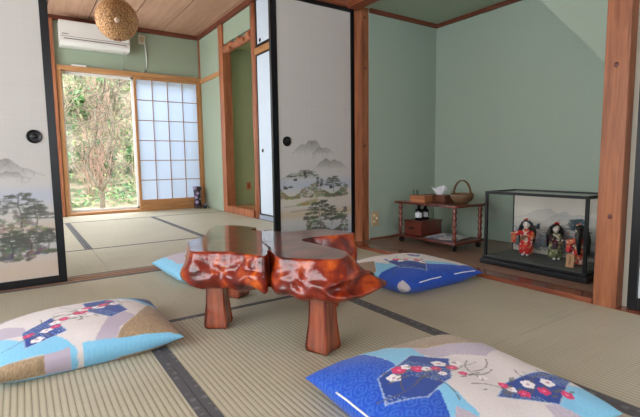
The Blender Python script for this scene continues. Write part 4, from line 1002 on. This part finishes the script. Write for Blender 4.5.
finish('maker_mark', bm, M['acgrey'], ac)
bm = bmesh.new(); tube(bm, [(.735, .05, .008), (.74, .12, -.08), (.748, .215, -.18), (.75, .222, -.215)], .0028, 6); finish('cable', bm, M['acgrey'], ac)
po = thing('wall_socket', 'cream wall socket beside the air conditioner under the ceiling trim', 'outlet', (1.515, YF, 2.38))
B('cover_plate', -.045, .045, -.012, -.0005, -.06, .06, M['outletw'], po, .003)
B('plug', -.02, .02, -.04, -.012, -.03, .03, M['outlet'], po, .004)
bm = bmesh.new(); tube(bm, [(1.490, YF-.012, 2.47), (1.495, YF-.014, 2.44)], .008, 8); tube(bm, [(1.525, YF-.03, 2.352), (1.550, YF-.028, 2.30), (1.563, YF-.015, 2.15), (1.560, YF-.012, 2.02), (1.535, YF-.02, 1.945), (1.500, YF-.03, 1.932)], .0085, 8)
tag(finish('hanging_cable', bm, M['cord']), 'white cord hanging from the wall socket to the window head', 'cord')
rc = B('white_plastic_strip', .63, .80, YF-.045, YF-.015, 1.9255, 1.948, M['white_al'], None, .003); tag(rc, 'small white plastic strip lying on top of the window head', 'strip')
# ---- pendant lamp
lp = thing('pendant_lamp', 'round woven rattan ball lamp hanging from the far ceiling', 'lamp', (.775, 4.22, 2.528))
def rat():
    m, nt, b = newmat('woven_rattan'); L = nt.links; tc = N(nt, 'ShaderNodeTexCoord')
    vo = N(nt, 'ShaderNodeTexVoronoi'); vo.inputs['Scale'].default_value = 48; vo.feature = 'DISTANCE_TO_EDGE'
    nz = N(nt, 'ShaderNodeTexNoise'); nz.inputs['Scale'].default_value = 26; nz.inputs['Detail'].default_value = 6; nz.inputs['Distortion'].default_value = 3
    L.new(tc.outputs['Object'], vo.inputs['Vector']); L.new(tc.outputs['Object'], nz.inputs['Vector'])
    ad = N(nt, 'ShaderNodeMath', operation='MULTIPLY_ADD'); ad.inputs[1].default_value = 1.2; L.new(vo.outputs['Distance'], ad.inputs[0]); L.new(nz.outputs['Fac'], ad.inputs[2])
    cr = N(nt, 'ShaderNodeValToRGB'); e = cr.color_ramp.elements; e[0].position = .42; e[0].color = (*sl((130, 84, 50)), 1); e[1].position = .85; e[1].color = (*sl((222, 172, 118)), 1)
    L.new(ad.outputs[0], cr.inputs[0]); L.new(cr.outputs[0], b.inputs['Base Color']); bp = N(nt, 'ShaderNodeBump'); bp.inputs['Strength'].default_value = .8; bp.inputs['Distance'].default_value = .01
    L.new(ad.outputs[0], bp.inputs['Height']); L.new(bp.outputs[0], b.inputs['Normal']); b.inputs['Roughness'].default_value = .7; return m
M['rattan'] = rat()
RC = Vector((0, 0, -.635)); rr_ = .170
bm = bmesh.new(); sphere(bm, (0, 0, 0), rr_, rr_, rr_*.97, 40, 24)
rib_n = 28
shade = finish('lamp_shade', bm, M['rattan'], lp, smooth=True); shade.location = RC
tocam = (Vector((0, 0, .65))-Vector((.775, 4.22, 1.893))).normalized()
shade.rotation_euler = (-tocam).to_track_quat('-Z', 'Y').to_euler()
bm = bmesh.new()
for k in range(rib_n):
    a = 2*math.pi*k/rib_n; tube(bm, [((rr_+.001)*math.sin(t)*math.cos(a+.35*t), (rr_+.001)*math.sin(t)*math.sin(a+.35*t), (rr_*.97+.001)*math.cos(t)) for t in [.14+j*(math.pi-.28)/14 for j in range(15)]], .0026, 5)
finish('rattan_ribs', bm, M['rattan'], shade)
bm = bmesh.new(); sphere(bm, (0, 0, rr_*.97+.004), .022, .022, .012, 14, 8); finish('pull_knob', bm, plain('pale_knob', (226, 196, 168), .5), shade)
bm = bmesh.new(); lathe(bm, [(.035, -.006), (.04, 0), (.035, .004)], (0, 0, -rr_*.97+.003+RC.z), 20); finish('shade_opening', bm, plain('lamp_opening', (110, 62, 38), .8), lp)
bm = bmesh.new(); tube(bm, [(0, 0, RC.z+rr_*.96), (0, 0, -.02)], .004, 8); finish('cord', bm, M['cord'], lp)
bm = bmesh.new(); lathe(bm, [(.001, -.024), (.02, -.024), (.045, -.008), (.046, 0), (.001, 0)], (0, 0, 0), 24); finish('ceiling_cap', bm, M['white_al'], lp)
# ---- waisted stand in the far corner
um = thing('flower_stand', 'dark waisted stand with purple flower pattern in the far corner', 'stand', (2.155, 6.44, .0005))
fm, nt, b = newmat('dark_flower_pattern'); tc = N(nt, 'ShaderNodeTexCoord'); vo = N(nt, 'ShaderNodeTexVoronoi'); vo.inputs['Scale'].default_value = 16
cr = N(nt, 'ShaderNodeValToRGB'); e = cr.color_ramp.elements; e[0].position = .2; e[0].color = (*sl((176, 156, 196)), 1); e[1].position = .5; e[1].color = (*sl((34, 28, 40)), 1)
nt.links.new(tc.outputs['Object'], vo.inputs['Vector']); nt.links.new(vo.outputs['Distance'], cr.inputs[0]); nt.links.new(cr.outputs[0], b.inputs['Base Color']); b.inputs['Roughness'].default_value = .3
bm = bmesh.new(); pr_ = [(.050, .02), (.055, .05), (.046, .14), (.050, .23), (.066, .325), (.060, .325), (.044, .23), (.040, .14), (.048, .06), (.001, .05)]; lathe(bm, pr_, (0, 0, 0), 4+20); finish('vessel', bm, fm, um)
for a in range(4):
    bm = bmesh.new(); tube(bm, [(.045*math.cos(a*1.57+.78), .045*math.sin(a*1.57+.78), .03), (.056*math.cos(a*1.57+.78), .056*math.sin(a*1.57+.78), 0)], [.008, .006], 8); finish('foot', bm, M['black'], um)
bm = bmesh.new(); lathe(bm, [(.001, 0), (.022, 0), (.030, .018), (.034, .04), (.028, .062), (.018, .070), (.022, .078), (.016, .078), (.012, .068), (.001, .06)], (0, 0, 0), 18)
tv = finish('small_vase', bm, fm); tv.location = (2.238, 6.36, .0005); tag(tv, 'tiny round patterned vase beside the dark waisted stand', 'vase')

# ================================================================== GARDEN
bm = bmesh.new(); nx, ny = 40, 36; vv = []
def gz(x, y):
    base = -.35 if y < 9.2 else -.35+(y-9.2)*.42+max(0, y-13)*.5
    return base+.18*noise.noise(Vector((x*.6, y*.6, 0)))*(0 if y < 7.2 else 1)
for j in range(ny+1):
    y = 6.75+(j/ny)**1.2*14; vv.append([bm.verts.new((-9+22*i/nx, y, gz(-9+22*i/nx, y))) for i in range(nx+1)])
for j in range(ny):
    for i in range(nx): bm.faces.new((vv[j][i], vv[j][i+1], vv[j+1][i+1], vv[j+1][i]))
GROUND = struct(finish('garden_ground', bm, M['earth'], smooth=True), 'earth slope of the garden')
def leaves(bm, c, rx, ry, rz, n, s, rnd):
    for k in range(n):
        d = Vector((rnd.gauss(0, 1), rnd.gauss(0, 1), rnd.gauss(0, 1))).normalized()*(rnd.random()**.4)
        p = Vector(c)+Vector((d.x*rx, d.y*ry, d.z*rz)); a = Vector((rnd.gauss(0, 1), rnd.gauss(0, 1), rnd.gauss(0, .6))).normalized(); b_ = a.cross(Vector((rnd.gauss(0, 1), rnd.gauss(0, 1), 1))).normalized(); q = s*rnd.uniform(.6, 1.3)
        bm.faces.new([bm.verts.new(p+v) for v in (a*q, b_*q*.45, -a*q, -b_*q*.45)])
def bush(lab, x, y, rx, rz, mat, n, s, seed, grp, cat='shrub', lift=.0):
    rnd = random.Random(seed); z = gz(x, y); t = thing('evergreen_shrub', lab, cat, (x, y, z), 0, grp)
    bm = bmesh.new()
    for k in range(6): leaves(bm, (rnd.uniform(-.5, .5)*rx, rnd.uniform(-.4, .4)*rx, rz*rnd.uniform(.5, 1.3)+lift), rx*.7, rx*.5, rz*.6, n//6, s, rnd)
    finish('foliage', bm, mat, t)
    bm = bmesh.new()
    for k in range(5): tube(bm, [(0, 0, -.1), (rnd.uniform(-.2, .2)*rx, rnd.uniform(-.2, .2), rz*.5), (rnd.uniform(-.6, .6)*rx, rnd.uniform(-.3, .3), rz*1.2+lift)], [.03, .02, .008], 5)
    finish('stems', bm, M['bark'], t); return t
def grow(bm, p, d, L, r, depth, rnd, up=.1, seg=4, kink=.35):
    pts = [p.copy()]; q = p.copy(); dd = d.copy()
    for i in range(seg):
        dd = (dd+Vector((rnd.gauss(0, kink), rnd.gauss(0, kink), rnd.gauss(0, kink)+up))).normalized(); q = q+dd*L/seg; pts.append(q.copy())
    tube(bm, pts, [max(.0035, r*(1-.6*i/seg)) for i in range(seg+1)], 5, cap=False)
    if depth > 0:
        for k in range(3 if depth > 1 else 4):
            i = rnd.randrange(1, seg+1); grow(bm, pts[i], (dd+Vector((rnd.gauss(0, .9), rnd.gauss(0, .7), rnd.gauss(.1, .7)))).normalized(), L*.5, r*.55, depth-1, rnd, up, seg, kink)
def bare(lab, x, y, h, n, mat, seed, spread, r=.012, up=.25, grp=None):
    rnd = random.Random(seed); t = thing('bare_shrub', lab, 'shrub', (x, y, gz(x, y)), 0, grp); bm = bmesh.new()
    for k in range(n):
        grow(bm, Vector((rnd.gauss(0, .15), rnd.gauss(0, .12), -.05)), Vector((rnd.gauss(0, spread), rnd.gauss(0, spread*.7), 1)).normalized(), h*rnd.uniform(.6, 1), r, 2, rnd, up, 5, .16)
    finish('twigs', bm, mat, t); return t
# crooked tree just outside the window
tr = thing('crooked_tree', 'crooked bare grey tree with two twisting limbs outside the window', 'tree', (1.22, 9, gz(1.22, 9)))
zb = tr.location.z; rnd = random.Random(21); bm = bmesh.new()
def P_(a): return [Vector((x-1.22, y, z-zb)) for x, y, z in a]
L0 = P_([(1.215, 0, zb-.15), (1.22, 0, -.10), (1.235, 0, .12), (1.20, 0, .22)])
L1 = P_([(1.21, 0, .20), (1.148, .0, .321), (1.05, .05, .50), (1.0, .1, .66), (1.01, .1, .80), (1.087, .05, .96), (1.17, 0, 1.12), (1.206, 0, 1.30), (1.19, 0, 1.48), (1.195, 0, 1.66), (1.27, 0, 1.82), (1.362, 0, 1.99), (1.40, 0, 2.3), (1.33, 0, 2.6)])
L2 = P_([(1.215, 0, .18), (1.263, -.1, .30), (1.36, -.12, .44), (1.385, -.12, .60), (1.33, -.1, .76), (1.351, -.1, .94), (1.43, -.1, 1.15), (1.479, -.1, 1.40), (1.44, -.1, 1.58), (1.448, -.1, 1.76), (1.54, -.1, 1.95), (1.622, -.1, 2.12), (1.66, -.1, 2.5)])
tube(bm, L0, [.052, .048, .042, .034], 9); finish('trunk', bm, M['bark'], tr)
for L_ in (L1, L2):
    bm = bmesh.new(); tube(bm, L_, [.030-.016*i/len(L_) for i in range(len(L_))], 7)
    for i in range(3, len(L_)-1):
        for q in range(2): grow(bm, L_[i], Vector((rnd.gauss(0, 1), rnd.gauss(0, .5), rnd.uniform(-.1, .9))).normalized(), .55, .012, 2, rnd, .05, 5, .25)
    finish('limb', bm, M['bark'], tr)
BARE = ((.30, 10.2, 1.35, 16, 'twig', 'left of the crooked tree'), (1.35, 10.3, 1.35, 18, 'twig', 'directly behind the crooked tree'), (2.35, 10.2, 1.5, 16, 'twig2', 'right of the crooked tree'),
        (.75, 12.5, 2.0, 18, 'twig2', 'in the upper row at the left'), (1.85, 12.5, 2.0, 20, 'twig', 'in the upper row at the middle'), (3.5, 12.5, 2.0, 16, 'twig2', 'in the upper row at the right'))
for i, (x, y, h, n, mt, wh) in enumerate(BARE):
    bare('bare leafless shrub with '+('reddish' if mt == 'twig' else 'tan')+' twigs, '+wh, x, y, h, n, M[mt], 30+i, .22, grp='bare shrubs on the slope')
GREEN = ((.55, 11.3, .42, .42, 'leafA', 1100, 'second row, left'), (1.5, 11.35, .42, .40, 'leafB', 1100, 'second row, behind the crooked tree'), (2.4, 11.3, .42, .45, 'leafA', 1100, 'second row, right'),
         (.5, 14.0, .6, .7, 'leafC', 1400, 'fourth row, left'), (1.85, 13.8, .6, .75, 'leafA', 1500, 'fourth row, middle'), (3.6, 13.9, .6, .8, 'leafB', 1500, 'fourth row, right'),
         (-1.2, 13.9, .8, .9, 'leafB', 1200, 'fourth row, far left beyond the wall'), (5.2, 13.8, .8, .9, 'leafA', 1200, 'fourth row, far right beyond the shoji'),
         (.9, 15.8, .8, .9, 'leafA', 1500, 'top row, left'), (2.6, 15.7, .8, 1.0, 'leafC', 1500, 'top row, middle'), (4.4, 15.9, .8, 1.0, 'leafB', 1400, 'top row, right'), (-1.0, 16, .9, 1.0, 'leafA', 1200, 'top row, far left'),
         (-2.2, 11.5, .8, .8, 'leafA', 1100, 'second row, far left beyond the wall'), (4.4, 11.3, .8, .8, 'leafB', 1100, 'second row, far right beyond the shoji'))
for i, (x, y, rx, rz, mt, n, wh) in enumerate(GREEN):
    kind = {'leafA': 'mid green', 'leafB': 'dark green', 'leafC': 'yellow green'}[mt]
    bush(kind+' leafy shrub on the garden slope, '+wh, x, y, rx, rz, M[mt], int(n*1.9), .065 if y < 12 else .095, 60+i, 'leafy shrubs on the garden slope')

bm = bmesh.new(); rnd = random.Random(77)
for k in range(14000):
    y = 9.6+8.5*rnd.random()**1.3; x = rnd.uniform(-3, 6.0)
    if noise.noise(Vector((x*.9, y*.9, 4))) < -.12: continue
    p = Vector((x, y, gz(x, y)+rnd.uniform(.0, .22))); a = Vector((rnd.gauss(0, 1), rnd.gauss(0, 1), rnd.gauss(0, .7))).normalized(); b_ = a.cross(Vector((rnd.gauss(0, 1), rnd.gauss(0, 1), 1))).normalized(); q = (.045 if y < 12 else .075)*rnd.uniform(.6, 1.3)
    f = bm.faces.new([bm.verts.new(p+v) for v in (a*q, b_*q*.5, -a*q, -b_*q*.5)]); f.material_index = rnd.choice((0, 0, 1, 2))
ug = finish('leaf_cover', bm, [M['leafA'], M['leafB'], M['leafC']], GROUND); ug['kind'] = 'stuff'
